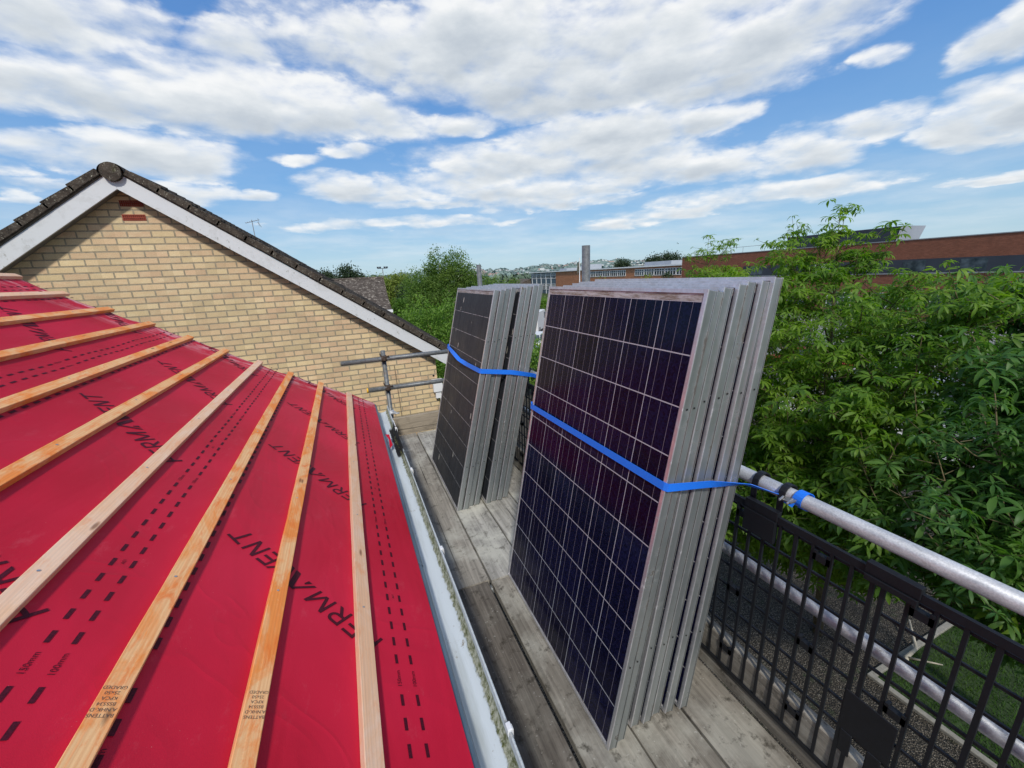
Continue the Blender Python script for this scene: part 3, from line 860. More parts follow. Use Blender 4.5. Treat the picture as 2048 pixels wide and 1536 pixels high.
# black mesh brick guards
def brick_guard(yn, yf, lab, hooks=(.10, -.14), loops=True, plate=False):
    t = empty('brick_guard', (1.238, yn, .08), lab, 'mesh guard', 'black mesh brick guards along the rails')
    mb = MB(); L = yf-yn; top = .775
    def X(z): return .016*(z/top)
    nb = int(round(L/.0537)); st = L/nb
    for i in range(nb+1):
        y = i*st; w = .0046 if i % 4 else .0056
        mb.obox((X(top/2), y, top/2), (.004, 0, 0), (0, w, 0), (.008, 0, top/2))
    for j, z in enumerate(np.linspace(.015, top-.03, 9)):
        mb.obox((X(z)+.0055, L/2, z), (.003, 0, 0), (0, L/2, 0), (0, 0, .0044))
    mb.obox((X(top), L/2, top-.006), (.006, 0, 0), (0, L/2+.004, 0), (0, 0, .0125))
    mb.obox((X(0), L/2, .006), (.006, 0, 0), (0, L/2+.004, 0), (0, 0, .008))
    for y in np.arange(.11, L-.05, .27):
        for z in (top-.055, top*.5, .10):
            mb.box(X(z)-.008, X(z)+.010, y-.003, y+.044, z-.012, z+.012)
            mb.box(X(z)-.008, X(z)+.010, y-.003, y+.006, z-.012, z+.022); mb.box(X(z)-.008, X(z)+.010, y+.035, y+.044, z-.012, z+.022)
    mb.build('mesh_grid', BLACKP, t)
    for y in [q if q >= 0 else L+q for q in hooks]:
        mb = MB()
        mb.box(.005, .027, y-.06, y+.06, top-.012, top+.022); mb.box(.0, .018, y-.058, y+.058, top-(.1 if loops else .032), top-.014)
        for s_ in ((-1, 1) if loops else ()):
            pts = [(.03, y+s_*.048, top+.02), (.031, y+s_*.048, top+.07)] + [(1.30-1.238+.030*cos(a), y+s_*.048, .853+.030*sin(a)) for a in np.linspace(pi, -.35*pi, 10)]
            n_ = len(pts)
            vs = []
            for q in pts: vs += [(q[0], q[1]-.011, q[2]), (q[0], q[1]+.011, q[2])]
            c = np.array([.062, 0, .853])
            vs2 = []
            for q in vs:
                d = np.array([q[0], 0, q[2]])-c; l = np.linalg.norm(d)+1e-9; d = d/l*.006; vs2.append((q[0]+d[0], q[1], q[2]+d[2]))
            o_ = len(vs); fs = []
            for j in range(n_-1):
                fs += [(2*j, 2*j+1, 2*j+3, 2*j+2), (o_+2*j, o_+2*j+2, o_+2*j+3, o_+2*j+1), (2*j, 2*j+2, o_+2*j+2, o_+2*j), (2*j+1, o_+2*j+1, o_+2*j+3, 2*j+3)]
            fs += [(0, o_, o_+1, 1), (2*n_-2, 2*n_-1, o_+2*n_-1, o_+2*n_-2)]
            mb.add(vs+vs2, fs)
        mb.build('rail_hook', BLACKP, t, bevel=.0012)
    if plate:
        mb = MB()
        mb.box(X(.3)-.006, X(.3)-.001, L-.10, L+.028, .205, .355); mb.box(X(.2)-.006, X(.2)-.001, L-.085, L-.05, .12, .206); mb.box(X(.2)-.006, X(.2)-.001, L-.012, L+.02, .12, .206)
        mb.build('moulded_plate', BLACKP, t, bevel=.003)
    return t
g1 = brick_guard(.50, 1.72, 'black plastic mesh guard behind the near panel stack', (.335, -.2))
g2 = brick_guard(-.82, .475, 'black plastic mesh guard nearest the camera, its hooks off the top rail', (.2, -.015), False, True)
g3 = brick_guard(1.76, 3.02, 'black plastic mesh guard in the gap between the panel stacks')
g4 = brick_guard(3.06, 4.32, 'black plastic mesh guard behind the far panel stack')

# ------------------------------------------------------------------ solar panels
def make_panel(cell, label, group):
    t = empty('solar_panel', (0, 0, 0), label, 'solar panel', group)
    lip, w = .0022, .012
    # frame: four mitred channels -> one mesh, with front bezel, recessed side web and back flange
    mb = MB()
    def rail(p0, p1, inward, cut=True):
        p0 = np.array(p0); p1 = np.array(p1); inn = np.array(inward)
        # profile (x = depth from the glass side, v = distance inward from outer edge)
        prof = [(0, 0), (0, w), (.003, w), (.003, .0026), (PT-.0022, .0026), (PT-.0022, .026), (PT, .026), (PT, .0), (PT-.002, -.0012), (PT-.006, .0014), (.006, .0014), (.0045, -.0006), (.001, -.0006)]
        d = (p1-p0)/np.linalg.norm(p1-p0)
        vs = []
        for e, sg in ((p0, 1), (p1, -1)):
            for a, v in prof: vs.append(e + np.array([a, 0, 0]) + inn*v + d*sg*max(v, 0))
        n = len(prof); fs = [(i, n+i, n+(i+1) % n, (i+1) % n) for i in range(n)]
        fs += [tuple(range(n)), tuple(range(2*n-1, n-1, -1))]
        mb.add(vs, fs)
    rail((0, 0, 0), (0, 0, PL), (0, 1, 0)); rail((0, PW, PL), (0, PW, 0), (0, -1, 0))
    rail((0, 0, PL), (0, PW, PL), (0, 0, -1)); rail((0, PW, 0), (0, 0, 0), (0, 0, 1))
    nf0 = len(mb.f); hb = mb
    for z in (.355, 1.292): hb.tube([(.019, -.0012, z), (.019, -.0004, z)], .0034, 10)
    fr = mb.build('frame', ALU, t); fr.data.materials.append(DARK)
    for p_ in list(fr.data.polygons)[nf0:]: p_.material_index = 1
    mb = MB(); mb.box(.0030, .0072, .004, PW-.004, .004, PL-.004); mb.build('cell_sheet', cell, t)
    mb = MB(); mb.box(.0074, .0082, .004, PW-.004, .004, PL-.004); mb.build('backsheet', BACK, t)
    mb = MB(); mb.box(.0084, .026, PW/2-.06, PW/2+.06, PL-.2, PL-.09); mb.build('junction_box', BLACKP, t, bevel=.004)
    return t
def stack(proto, bots, tops, ys, zs, labels, yaw):
    for i, (b_, tp, y, dz) in enumerate(zip(bots, tops, ys, zs)):
        a = math.asin((tp-b_)/PL)
        o = proto if i == 0 else copy_tree(proto)
        o.location = (b_, y, .0+sin(a)*PT+dz+.0015)
        o.rotation_euler = (0, a, yaw)
        o['label'] = labels[i]
GR1 = 'stack of panels leaning on the near rail'; GR2 = 'stack of panels leaning on the far rail'
p1 = make_panel(CELL_P, '', GR1); p2 = make_panel(CELL_M, '', GR2)
stack(p1, [.650, .692, .776, .824, .872, .925, .985], [.967, 1.009, 1.066, 1.114, 1.158, 1.202, 1.240], [.880, .892, .912, .900, .907, .893, .880], [0, -.006, -.004, .003, .008, .006, .012],
  ['front panel of the near stack, dark blue polycrystalline cells facing the roof', 'panel directly behind the blue celled front one, near stack',
   'third panel from the front of the near stack, just behind its wide dark gap', 'middle panel of the near stack, fourth from the front',
   'fifth panel from the front of the near stack', 'sixth panel of the near stack, second from the mesh guard', 'rearmost panel of the near stack, nearest the chestnut tree'], -.0042)
stack(p2, [.556, .602, .650, .697, .785, .831, .877, .930], [.957, 1.002, 1.046, 1.090, 1.158, 1.206, 1.252, 1.300], [2.652, 2.648, 2.672, 2.668, 2.652, 2.660, 2.650, 2.662], [-.008, -.012, -.006, -.001, -.006, -.002, .001, .004],
  ['front panel of the far stack, dusty black cells spotted with bird droppings', 'second panel from the front of the far stack', 'third panel from the front of the far stack',
   'fourth panel of the far stack, just before the wide dark gap', 'fifth panel of the far stack, just behind the wide dark gap', 'sixth panel from the front of the far stack',
   'seventh panel of the far stack, second from the mesh guard', 'rearmost panel of the far stack, leaning on the rail'], -.0074)

# straps
def ribbon(name, pts, nrm, w, m, parent=None, th=.0018):
    """pts centre line, nrm side direction (width) per point"""
    mb = MB(); vs = []; fs = []
    pts = [np.array(p, float) for p in pts]; nrm = [np.array(q, float)/np.linalg.norm(q) for q in nrm]
    for i, (p, q) in enumerate(zip(pts, nrm)):
        d = pts[min(i+1, len(pts)-1)]-pts[max(i-1, 0)]; d /= np.linalg.norm(d)
        q = q-d*(q@d); q /= np.linalg.norm(q); n_ = np.cross(d, q)*th/2
        vs += [p-q*w/2-n_, p+q*w/2-n_, p+q*w/2+n_, p-q*w/2+n_]
    for i in range(len(pts)-1):
        for k_ in range(4): fs.append((4*i+k_, 4*i+(k_+1) % 4, 4*i+4+(k_+1) % 4, 4*i+4+k_))
    fs += [(3, 2, 1, 0), tuple(4*(len(pts)-1)+k_ for k_ in range(4))]
    mb.add(vs, fs)
    return mb.build(name, m, parent)
def lerp(a, b_, t): return tuple(x+(y-x)*t for x, y in zip(a, b_))
def path(keys, norms, per=10):
    P_, Q = [], []
    for i in range(len(keys)-1):
        for j in range(per):
            t = j/per; P_.append(lerp(keys[i], keys[i+1], t)); Q.append(lerp(norms[i], norms[i+1], t))
    P_.append(keys[-1]); Q.append(norms[-1]); return P_, Q
# near stack: lean tangent .195
s1 = empty('ratchet_strap', (.86, .87, 1.03), 'bright blue webbing strap round the near panel stack, buckled at the top rail', 'strap')
def fx1(z): return .650+.1960*z-.0045
up1 = (.19, 0, 1)
K = [(1.285, 1.90, .958), (1.02, 1.879, .995), (fx1(1.02)+.003, 1.8785, 1.02), (fx1(1.012), 1.868, 1.012), (fx1(1.021), 1.35, 1.021), (fx1(1.028), .884, 1.028), (fx1(1.028)+.006, .8705, 1.028), (1.02, .866, 1.0), (1.20, .862, .955), (1.275, .80, .928), (1.272, .745, .922)]
Q = [(0, 0, 1), (0, 0, 1), (.1, 0, 1), up1, up1, up1, up1, (0, -.2, 1), (0, -1., .55), (.1, -1., .1), (.4, -.8, .6)]
Pp, Qq = path(K, Q, 8)
o = ribbon('webbing', Pp, Qq, .027, STRAP, s1); o.location = (-.86, -.87, -1.03)
# loop over the rail
lp = [(1.300+.0285*cos(a), .742-.012*(i/11.), .935+.0285*sin(a)) for i, a in enumerate(np.linspace(1.16*pi, -.7*pi, 16))]
o = ribbon('webbing', lp, [(0, 1, .0)]*len(lp), .029, STRAP, s1); o.location = (-.86, -.87, -1.03)
mb = MB(); c = np.array((1.268, .765, .926))
mb.obox(c+(0, 0, .003), (.010, -.004, .004), (.004, .022, -.004), (-.002, 0, .004)); mb.obox(c+(-.008, -.012, .006), (.013, 0, .006), (0, .003, 0), (0, 0, .003)); mb.obox(c+(-.008, .014, .006), (.013, 0, .006), (0, .003, 0), (0, 0, .003))
o = mb.build('buckle', CHROME, s1, bevel=.001); o.location = (-.86, -.87, -1.03)
# far stack
s2 = empty('ratchet_strap', (.80, 2.64, 1.05), 'dark blue twisted webbing strap round the far panel stack, knotted to the rail', 'strap')
def fx2(z): return .556+.2504*z-.0045
up2 = (.25, 0, 1)
K = [(1.28, 3.68, .95), (.95, 3.655, 1.04), (fx2(1.09)+.004, 3.652, 1.09), (fx2(1.085), 3.642, 1.085), (fx2(1.06)-.002, 3.42, 1.065), (fx2(1.045)-.01, 3.18, 1.045), (fx2(1.04)-.004, 2.95, 1.043), (fx2(1.045), 2.66, 1.05), (fx2(1.05)+.006, 2.643, 1.05), (1.05, 2.640, 1.012), (1.225, 2.640, .965), (1.28, 2.60, .935)]
Q = [(0, 0, 1), (0, 0, 1), (.1, 0, 1), up2, (.6, .3, .8), (.9, .0, .35), up2, up2, up2, (0, 0, 1), (0, -.5, 1), (0, -.8, .4)]
Pp, Qq = path(K, Q, 8)
o = ribbon('webbing', Pp, Qq, .033, STRAP, s2); o.location = (-.80, -2.64, -1.05)
for q in range(3):
    lp = [(1.300+(.029+.003*q)*cos(a), 2.56+.03*q+.02*sin(a*2+q), .93+(.029+.003*q)*sin(a)) for a in np.linspace(0, 2*pi, 20)]
    o = ribbon('webbing', lp, [(.2*q, 1, .2)]*len(lp), .03, STRAP, s2); o.location = (-.80, -2.64, -1.05)
lp = [(1.27, 2.56, .925), (1.262, 2.53, .88), (1.25, 2.54, .83), (1.255, 2.55, .80)]
o = ribbon('strap_tail', lp, [(0, 1, .2)]*4, .03, STRAP, s2); o.location = (-.80, -2.64, -1.05)

# ------------------------------------------------------------------ neighbouring brick house
nh = empty('brick_house', (-2.125, 6.2, G), 'buff brick gable house with white bargeboards and dark lichened roof tiles', 'house')
NL = Vector((2.125, -6.2, -G))
def nhb(name, mbx, m, smooth=False, bevel=0, parent=None, lab=None):
    o = mbx.build(name, m, parent or nh, smooth, bevel=bevel)
    if parent is None: o.location = NL
    if lab: o['label'] = lab
    return o
AX, YB, YW = -2.125, 6.106, 6.257
gp = .6106; tg = tan(gp); cg, sg = cos(gp), sin(gp)
AZ = 2.814      # lower apex of the bargeboards
HW = 3.68       # half width to the eaves
def slope_pt(side, d, h):  # d along slope from apex outward, h perpendicular up ; base line = lower edge of bargeboard
    return (AX+side*(d*cg+h*sg), AZ - d*sg + h*cg)
mb = MB()
xr, xl = 1.20, 2*AX-1.20
zr = AZ-(xr-AX)*tg+.05
mb.add([(xl, YW, G), (xr, YW, G), (xr, YW, zr), (AX, YW, AZ+.05), (xl, YW, zr)], [(0, 1, 2, 3, 4)])
mb.add([(xr, YW, G), (xr, YW+9, G), (xr, YW+9, zr), (xr, YW, zr)], [(0, 1, 2, 3)]); mb.add([(xl, YW, G), (xl, YW+9, G), (xl, YW+9, zr), (xl, YW, zr)], [(3, 2, 1, 0)])
nhb('wall', mb, BRICK_Y)
SLN = HW/cg
for side in (1, -1):
    # bargeboard
    a, b_ = slope_pt(side, -.0, 0), slope_pt(side, SLN, 0); c, d = slope_pt(side, SLN, .155), slope_pt(side, 0, .155)
    a = (AX, AZ); d = (AX, AZ+.155/cg)
    mb = MB(); P_ = [a, b_, c, d] if side > 0 else [a, d, c, b_]
    mb.extr(P_, YB-.011, YB+.011); nhb('bargeboard', mb, WHITE, bevel=.002)
    # soffit under the verge
    mb = MB(); a = slope_pt(side, .02, .018); b_ = slope_pt(side, SLN, .018)
    mb.add([(a[0], YB+.012, a[1]), (b_[0], YB+.012, b_[1]), (b_[0], YW+.01, b_[1]), (a[0], YW+.01, a[1])], [(0, 1, 2, 3)]); nhb('verge_soffit', mb, SOFFIT)
    # mortar bed
    mb = MB(); a = slope_pt(side, 0, .157); b_ = slope_pt(side, SLN, .157); c = slope_pt(side, SLN, .185); d = slope_pt(side, 0, .185)
    P_ = [(AX, AZ+.157/cg), b_, c, (AX, AZ+.185/cg)]; P_ = P_ if side > 0 else P_[::-1]
    mb.extr(P_, YB-.012, YB+.05); nhb('mortar_bedding', mb, simple('verge_mortar', (.15, .13, .10), .95, 0, .3, 30, .6))
    # tiled slope: courses of double roman tiles
    nC = int(SLN/.305)+1; V = []; F_ = []
    YE = 9.2; dy = .0375; nyy = int(YE/dy)
    for ci in range(nC):
        d0, d1 = ci*.305-.02, (ci+1)*.305+.02
        if ci == nC-1: d1 = min(d1, SLN+.05)
        jit = RS.uniform(-.004, .004)
        base = len(V)
        rows = ((d0, .210, .0), (d1-.004, .246+jit, .0), (d1, .241+jit, .0), (d1, .212+jit, .0))
        for (dd, hh_, _) in rows:
            for j in range(nyy+1):
                y = YB-.035+j*dy
                ph = (j % 8)/8.
                rib = .020*max(0, cos((ph-.5)*2*pi*1.0))**1.5 + .010*max(0, cos((ph)*4*pi))
                ti = mnoise.noise(Vector((ci*3.1, (j//8)*1.7, side)))*.005
                x, z = slope_pt(side, dd, hh_+(rib if j > 0 else 0)*(1 if hh_ > .187 or dd == d0 else 0)+ti)
                V.append((x, y, z))
        n1 = nyy+1
        for rI in range(3):
            for j in range(nyy):
                a = base+rI*n1+j
                F_.append((a, a+1, a+n1+1, a+n1) if side > 0 else (a, a+n1, a+n1+1, a+1))
    o = npmesh('roof_tiles', V, F_, TILE, nh); o.location = NL
    # verge ends of the tiles (thick front edge)
    mb = MB()
    for ci in range(nC):
        d0, d1 = ci*.305-.01, min((ci+1)*.305+.018, SLN+.05)
        j0, j1 = RS.uniform(-.004, .004, 2)
        q = [slope_pt(side, max(d0, 0), .172), slope_pt(side, d1, .175), slope_pt(side, d1, .258+j1), slope_pt(side, max(d0, 0), .238+j0)]
        if side < 0: q = q[::-1]
        mb.extr(q, YB-.045, YB-.0+.03)
    nhb('verge_tiles', mb, TILE, bevel=.005)
# ridge
V = []; F_ = []
for i in range(20):
    y0 = YB-.06+i*.45; y1 = y0+.46
    base = len(V)
    for y, rr in ((y0, .102), (y0+.02, .106), (y1, .100)):
        for k_ in range(13):
            a = pi*(k_/12.)*1.04-.02*pi
            V.append((AX+rr*1.12*cos(a), y, AZ+.195+rr*.9*sin(a)-.03))
    for q in range(2):
        for k_ in range(12):
            b0 = base+q*13+k_; F_.append((b0, b0+1, b0+14, b0+13))
o = npmesh('ridge_tiles', V, F_, TILE, nh, True); o.location = NL
mb = MB(); mb.tube([(AX, YB-.064, AZ+.166), (AX, YB+.3, AZ+.166)], .094, 20); nhb('ridge_bedding', mb, TILE)
# air bricks
for (x0, z0) in ((-2.195, 2.662), (-2.205, 2.512)):
    mb = MB(); z0 += 0
    mb.box(x0, x0+.215, YW-.006, YW+.02, z0, z0+.0085); mb.box(x0, x0+.215, YW-.006, YW+.02, z0+.0565, z0+.065)
    mb.box(x0, x0+.215, YW-.006, YW+.02, z0+.028, z0+.037)
    for k_ in range(12):
        xx = x0+k_*.0186; mb.box(xx, xx+.0105, YW-.005, YW+.019, z0+.0085, z0+.0565)
    ab = nhb('air_brick', mb, TERRA)
    mb = MB(); mb.box(x0+.004, x0+.211, YW+.0, YW+.001, z0+.004, z0+.061); o = mb.build('vent_recess', DARK, ab)
# cable, hole, downpipe and flue on the wall
mb = MB(); mb.tube([(.565, YW-.008, .45), (.572, YW-.008, .1), (.585, YW-.008, -.5), (.588, YW-.008, -4.3)], .0055, 6); nhb('cable', mb, simple('faded_cable', (.22, .17, .12), .7))
mb = MB(); mb.tube([(1.145, YW-.004, .205), (1.145, YW-.002, .205)], .017, 12); nhb('wall_hole', mb, DARK)
mb = MB(); xg = AX+HW-.02; zg = AZ-HW*tg
mb.extr([(xg, zg+.13), (xg, zg+.06), (xg+.02, zg+.03), (xg+.08, zg+.03), (xg+.105, zg+.06), (xg+.105, zg+.13)], YB-.03, YW+9); nhb('gutter', mb, WHITE_P)
mb = MB(); mb.tube([(xg+.05, YW-.03, zg+.05), (xg+.03, YW-.06, -.02), (1.24, YW-.06, -.16), (1.235, YW-.06, -4.3)], .034, 12); nhb('downpipe', mb, WHITE_P, True)
mb = MB(); mb.box(1.11, 1.26, YW-.09, YW-.01, -.05, .12); mb.box(1.10, 1.27, YW-.10, YW-.005, .12, .15); mb.box(1.14, 1.23, YW-.07, YW-.01, -.16, -.05)
nhb('downpipe_hopper', mb, WHITE_P, bevel=.006)
# TV aerial
ae = empty('tv_aerial', (-1.72, 11.6, 2.62), 'thin metal television aerial above the ridge of the brick house roof', 'aerial')
mb = MB(); mb.tube([(0, 0, 0), (0, 0, .98)], .016, 8); mb.build('mast', LEAD, ae)
mb = MB(); mb.tube([(-.28, 0, .86), (.30, .1, .99)], .010, 6)
for i in range(7):
    x = -.26+i*.085; mb.tube([(x, -.14+(x+.28)*.17, .87+(x+.28)*.21), (x, .16+(x+.28)*.17, .87+(x+.28)*.21)], .006, 5)
mb.build('boom', LEAD, ae)
mb = MB()
for z in np.linspace(.78, 1.02, 6): mb.tube([(.26, -.12, z), (.26, .26, z)], .005, 5)
mb.tube([(.22, 0, .9), (.34, .05, .72)], .009, 5); mb.build('reflector', LEAD, ae)
ae.scale = (.5, .5, .62)

# ------------------------------------------------------------------ foliage
def leaf_cards(P_, size, sd, aspect=.55, up=.3, fold=True):
    """P_ (n,3) leaf centres -> diamond leaves"""
    n = len(P_)
    d = sd.normal(0, 1, (n, 3)); d[:, 2] -= .25; d /= np.linalg.norm(d, axis=1)[:, None]
    u = sd.normal(0, 1, (n, 3)); u[:, 2] += up*3; w = np.cross(d, u); w /= np.linalg.norm(w, axis=1)[:, None]
    L = size*sd.uniform(.7, 1.3, n)[:, None]
    nn_ = np.cross(d, w)
    a = P_-d*L*.5; b_ = P_+w*L*aspect*.5+nn_*L*.08; c = P_+d*L*.5; e = P_-w*L*aspect*.5+nn_*L*.08
    V = np.stack([a, b_, c, e], 1).reshape(-1, 3)
    I = np.arange(n)[:, None]*4
    F_ = np.concatenate([I+np.array([[0, 1, 2]]), I+np.array([[0, 2, 3]])], 1).reshape(-1, 3)
    return V, F_

def crown_points(ells, n, sd, gap=.0, nsc=1.2, shell=.45):
    out = []
    vol = np.array([e[3]*e[4]*e[5] for e in ells], float)**.8; vol /= vol.sum()
    while len(out) < n:
        e = ells[sd.choice(len(ells), p=vol)]
        d = sd.normal(0, 1, 3); d /= np.linalg.norm(d); rr = sd.uniform(0, 1)**shell
        q = np.array(e[:3])+d*rr*np.array(e[3:6])
        nz = mnoise.noise(Vector(q*nsc)) + .5*mnoise.noise(Vector(q*nsc*2.3))
        if nz < gap - .25*(1-rr): continue
        out.append(q)
    return np.array(out)

def simple_tree(name, base, ells, n, lsize, mat, bark, label, cat='tree', group=None, seed=1, trunk_r=.12, spread=.35, clump=26, gap=-.15, limbs=9, nsc=1.2, aspect=.55):
    sd = np.random.RandomState(seed)
    t = empty(name, base, label, cat, group)
    B = np.array(base)
    cl = crown_points(ells, max(6, n//clump), sd, gap, nsc)
    P_ = np.repeat(cl, clump, 0) + sd.normal(0, 1, (len(cl)*clump, 3))*spread*sd.uniform(.5, 1.2, (len(cl)*clump, 1))
    V, F_ = leaf_cards(P_-B, lsize, sd, aspect)
    npmesh('crown', V, F_, mat, t)
    mb = MB()
    top = max(ells, key=lambda e: e[2]+e[5]); tp = np.array([top[0], top[1], top[2]+top[5]*.55])-B
    mid = tp*.5+np.array([sd.uniform(-.1, .1), sd.uniform(-.1, .1), 0])
    mb.tube([(0, 0, 0), mid*.5, mid, tp*.8, tp], [trunk_r, trunk_r*.85, trunk_r*.62, trunk_r*.3, trunk_r*.1], 8)
    for i in range(limbs):
        q = cl[sd.randint(len(cl))]-B; s_ = tp*sd.uniform(.25, .8); m_ = s_*.45+q*.55+np.array([0, 0, .12*np.linalg.norm(q-s_)])
        r0 = trunk_r*.38; mb.tube([s_, s_*.7+m_*.3, m_, q], [r0, r0*.8, r0*.5, r0*.15], 6, False)
    mb.build('trunk', bark, t, True)
    return t

# big-leaved tree: whorls of drooping lance-shaped leaves
def whorl_templates(k_, sd, nl=(6, 9), L0=.16):
    out = []
    for _ in range(k_):
        V = []; F_ = []
        n = sd.randint(*nl); ph = sd.uniform(0, 6.28)
        for i in range(n):
            az = ph+i*2*pi/n+sd.normal(0, .22); L = L0*sd.uniform(.7, 1.15); W = L*sd.uniform(.095, .13)
            e0 = sd.uniform(-.2, .6); droop = sd.uniform(.5, 1.3)
            h = np.array([cos(az), sin(az), 0.]); sd_ = np.array([-sin(az), cos(az), 0.]); roll = sd.normal(0, .25)
            p = h*.008; e = e0; b0 = len(V); V.append(p.copy())
            for t, w in ((.3, .85), (.6, 1.), (.82, .6)):
                seg = L*.3 if t < .7 else L*.22
                e -= droop*.33; dr = h*cos(e)+np.array([0, 0, sin(e)]); p = p+dr*seg
                up = np.cross(sd_, dr)*-1; s2_ = sd_*cos(roll)+up*sin(roll)
                V += [p-s2_*W*w+up*W*.25*w, p.copy(), p+s2_*W*w+up*W*.25*w]
            e -= droop*.25; dr = h*cos(e)+np.array([0, 0, sin(e)]); V.append(p+dr*L*.2)
            a = b0; q = [a+1, a+2, a+3]; r_ = [a+4, a+5, a+6]; s_ = [a+7, a+8, a+9]; tp = a+10
            F_ += [(a, q[0], q[1]), (a, q[1], q[2])]
            for A_, B_ in ((q, r_), (r_, s_)):
                F_ += [(A_[0], B_[0], B_[1]), (A_[0], B_[1], A_[1]), (A_[1], B_[1], B_[2]), (A_[1], B_[2], A_[2])]
            F_ += [(s_[0], tp, s_[1]), (s_[1], tp, s_[2])]
        out.append((np.array(V), np.array(F_)))
    return out

def chestnut(name, base, tip, limbs_to, label, mat, seed, nsub=16, ntw=9, L0=.16, rad=.8, r0=.075, group=None, own=[]):
    """limb end points are given; each limb carries sub-branches, each ending in twigs with leaf whorls"""
    sd = np.random.RandomState(seed)
    t = empty(name, base, label, 'tree', group); B = np.array(base, float)
    mb = MB(); tw = MB()
    tip = np.array(tip, float)-B
    trunk = [np.array([0, 0, 0.]), tip*.3+np.array([.05, -.03, 0]), tip*.6+np.array([-.03, .04, 0]), tip]
    mb.tube(trunk, [r0, r0*.8, r0*.55, r0*.18], 10)
    def tr(tv):
        x = tv*3; i = min(int(x), 2); return trunk[i]*(1-(x-i))+trunk[i+1]*(x-i)
    pts = []
    for (ex, ey, ez, tv, den) in limbs_to:
        e = np.array([ex, ey, ez])-B; s_ = tr(tv); L = np.linalg.norm(e-s_)
        c = s_*.5+e*.5+np.array([0, 0, -.10*L])
        bez = [s_*(1-q)**2+c*2*q*(1-q)+e*q*q for q in np.linspace(0, 1, 8)]
        rl = r0*.42*(1-tv*.5)
        mb.tube(bez, list(np.linspace(rl, rl*.18, 8)), 6, False)
        for k_ in range(int(nsub*den)):
            q = sd.uniform(.25, 1.)**.8; i = q*7; i0 = min(int(i), 6); p0 = bez[i0]*(1-(i-i0))+bez[i0+1]*(i-i0)
            d = sd.normal(0, 1, 3); d[2] = abs(d[2])*.7-.15; d /= np.linalg.norm(d); ax = (e-s_)/L
            d = d+ax*.5; d /= np.linalg.norm(d)
            l1 = rad*sd.uniform(.35, 1.)
            p1 = p0+d*l1+np.array([0, 0, .06])
            tw.tube([p0, p0*.5+p1*.5+np.array([0, 0, -.03]), p1], [.007, .005, .003], 4, False)
            for j in range(ntw):
                f = sd.uniform(.25, 1.); b_ = p0*(1-f)+p1*f; dd = sd.normal(0, 1, 3); dd[2] = abs(dd[2])*.8; dd /= np.linalg.norm(dd)
                p2 = b_+dd*sd.uniform(.06, .26)
                if j % 2 == 0: tw.tube([b_, p2], [.0035, .002], 3, False)
                pts.append((p2, dd))
            pts.append((p1, d))
    T = whorl_templates(14, sd, (7, 11), L0)
    Vs = []; Fs = []; off = 0
    for p, d in pts:
        tv, tf = T[sd.randint(len(T))]
        zax = d*.45+np.array([0, 0, 1.])+sd.normal(0, .22, 3); zax /= np.linalg.norm(zax)
        xa = np.cross(zax, sd.normal(0, 1, 3)); xa /= np.linalg.norm(xa); ya = np.cross(zax, xa)
        s_ = sd.uniform(.45, 1.2)
        Vs.append(tv@np.stack([xa, ya, zax])*s_+p); Fs.append(tf+off); off += len(tv)
    V = np.concatenate(Vs); F_ = np.concatenate(Fs)
    npmesh('crown', V, F_, mat, t, False)
    mb.build('trunk', BARK_G, t, True); tw.build('twigs', BARK_G, t, True)
    print(name, 'whorls', len(pts), 'faces', len(F_))
    return t

def dirp(az, el, d):
    """world point at azimuth (deg from +Y towards +X), elevation and horizontal distance from the standing place"""
    a = radians(az); return (d*sin(a), d*cos(a), CAMH+d*tan(radians(el)))
L1 = [  # az, el, dist, attach, density
 (55.6, 1.2, 8.1, .9, .14), (57.4, .6, 8.0, .93, .16), (61.8, -.2, 8.1, .95, .12), (53.6, -.4, 7.9, .85, .2), (55, -31, 5.0, .2, .9), (60, -31, 4.8, .2, .9), (65, -31, 4.4, .2, .9), (50, -32, 5.2, .2, .8), (70, -32, 4.2, .2, .8), (47.5, -28, 5.6, .22, .8),
 (60.0, 1.0, 8.2, .98, .11), (57.6, -2.2, 8.0, .93, .3), (55.0, .8, 8.0, .85, .16), (62.6, -1.8, 8.0, .9, .25), (51.5, -2.4, 7.8, .75, .5), (66, -3.4, 7.4, .75, .5), (59, -4.2, 7.2, .8, .5),
 (48, -3.4, 7.6, .6, .7), (54, -5.0, 7.0, .6, .7), (63, -5.5, 6.4, .6, .7), (50, -8.5, 7.0, .45, 1.), (57, -9, 6.4, .5, .9), (66, -7, 6.0, .55, 1.), (71, -6, 6.0, .6, 1.),
 (60.5, -11.5, 5.8, .45, 1.1), (68, -12, 5.4, .45, 1.2), (49, -13, 6.6, .35, 1.1), (55, -15, 6.0, .35, 1.2), (63, -16.5, 5.2, .35, 1.3), (70, -17, 4.8, .35, 1.3),
 (51, -19, 6.0, .3, 1.1), (58, -21, 5.4, .3, 1.2), (67, -22, 4.6, .3, 1.1), (49, -24, 5.6, .25, .8), (56, -27, 5.2, .22, .8), (62, -26, 4.8, .22, 1.), (52, -29, 5.2, .2, .7)]
chestnut('chestnut_tree', (6.6, 3.2, G), dirp(60.0, 1.4, 8.2), [(*dirp(a, e, d), t, q) for a, e, d, t, q in L1],
  'tall young chestnut tree with long drooping leaves reaching above the near panel stack', LEAF_C, 21, 30, 10, .128, .68, .075)
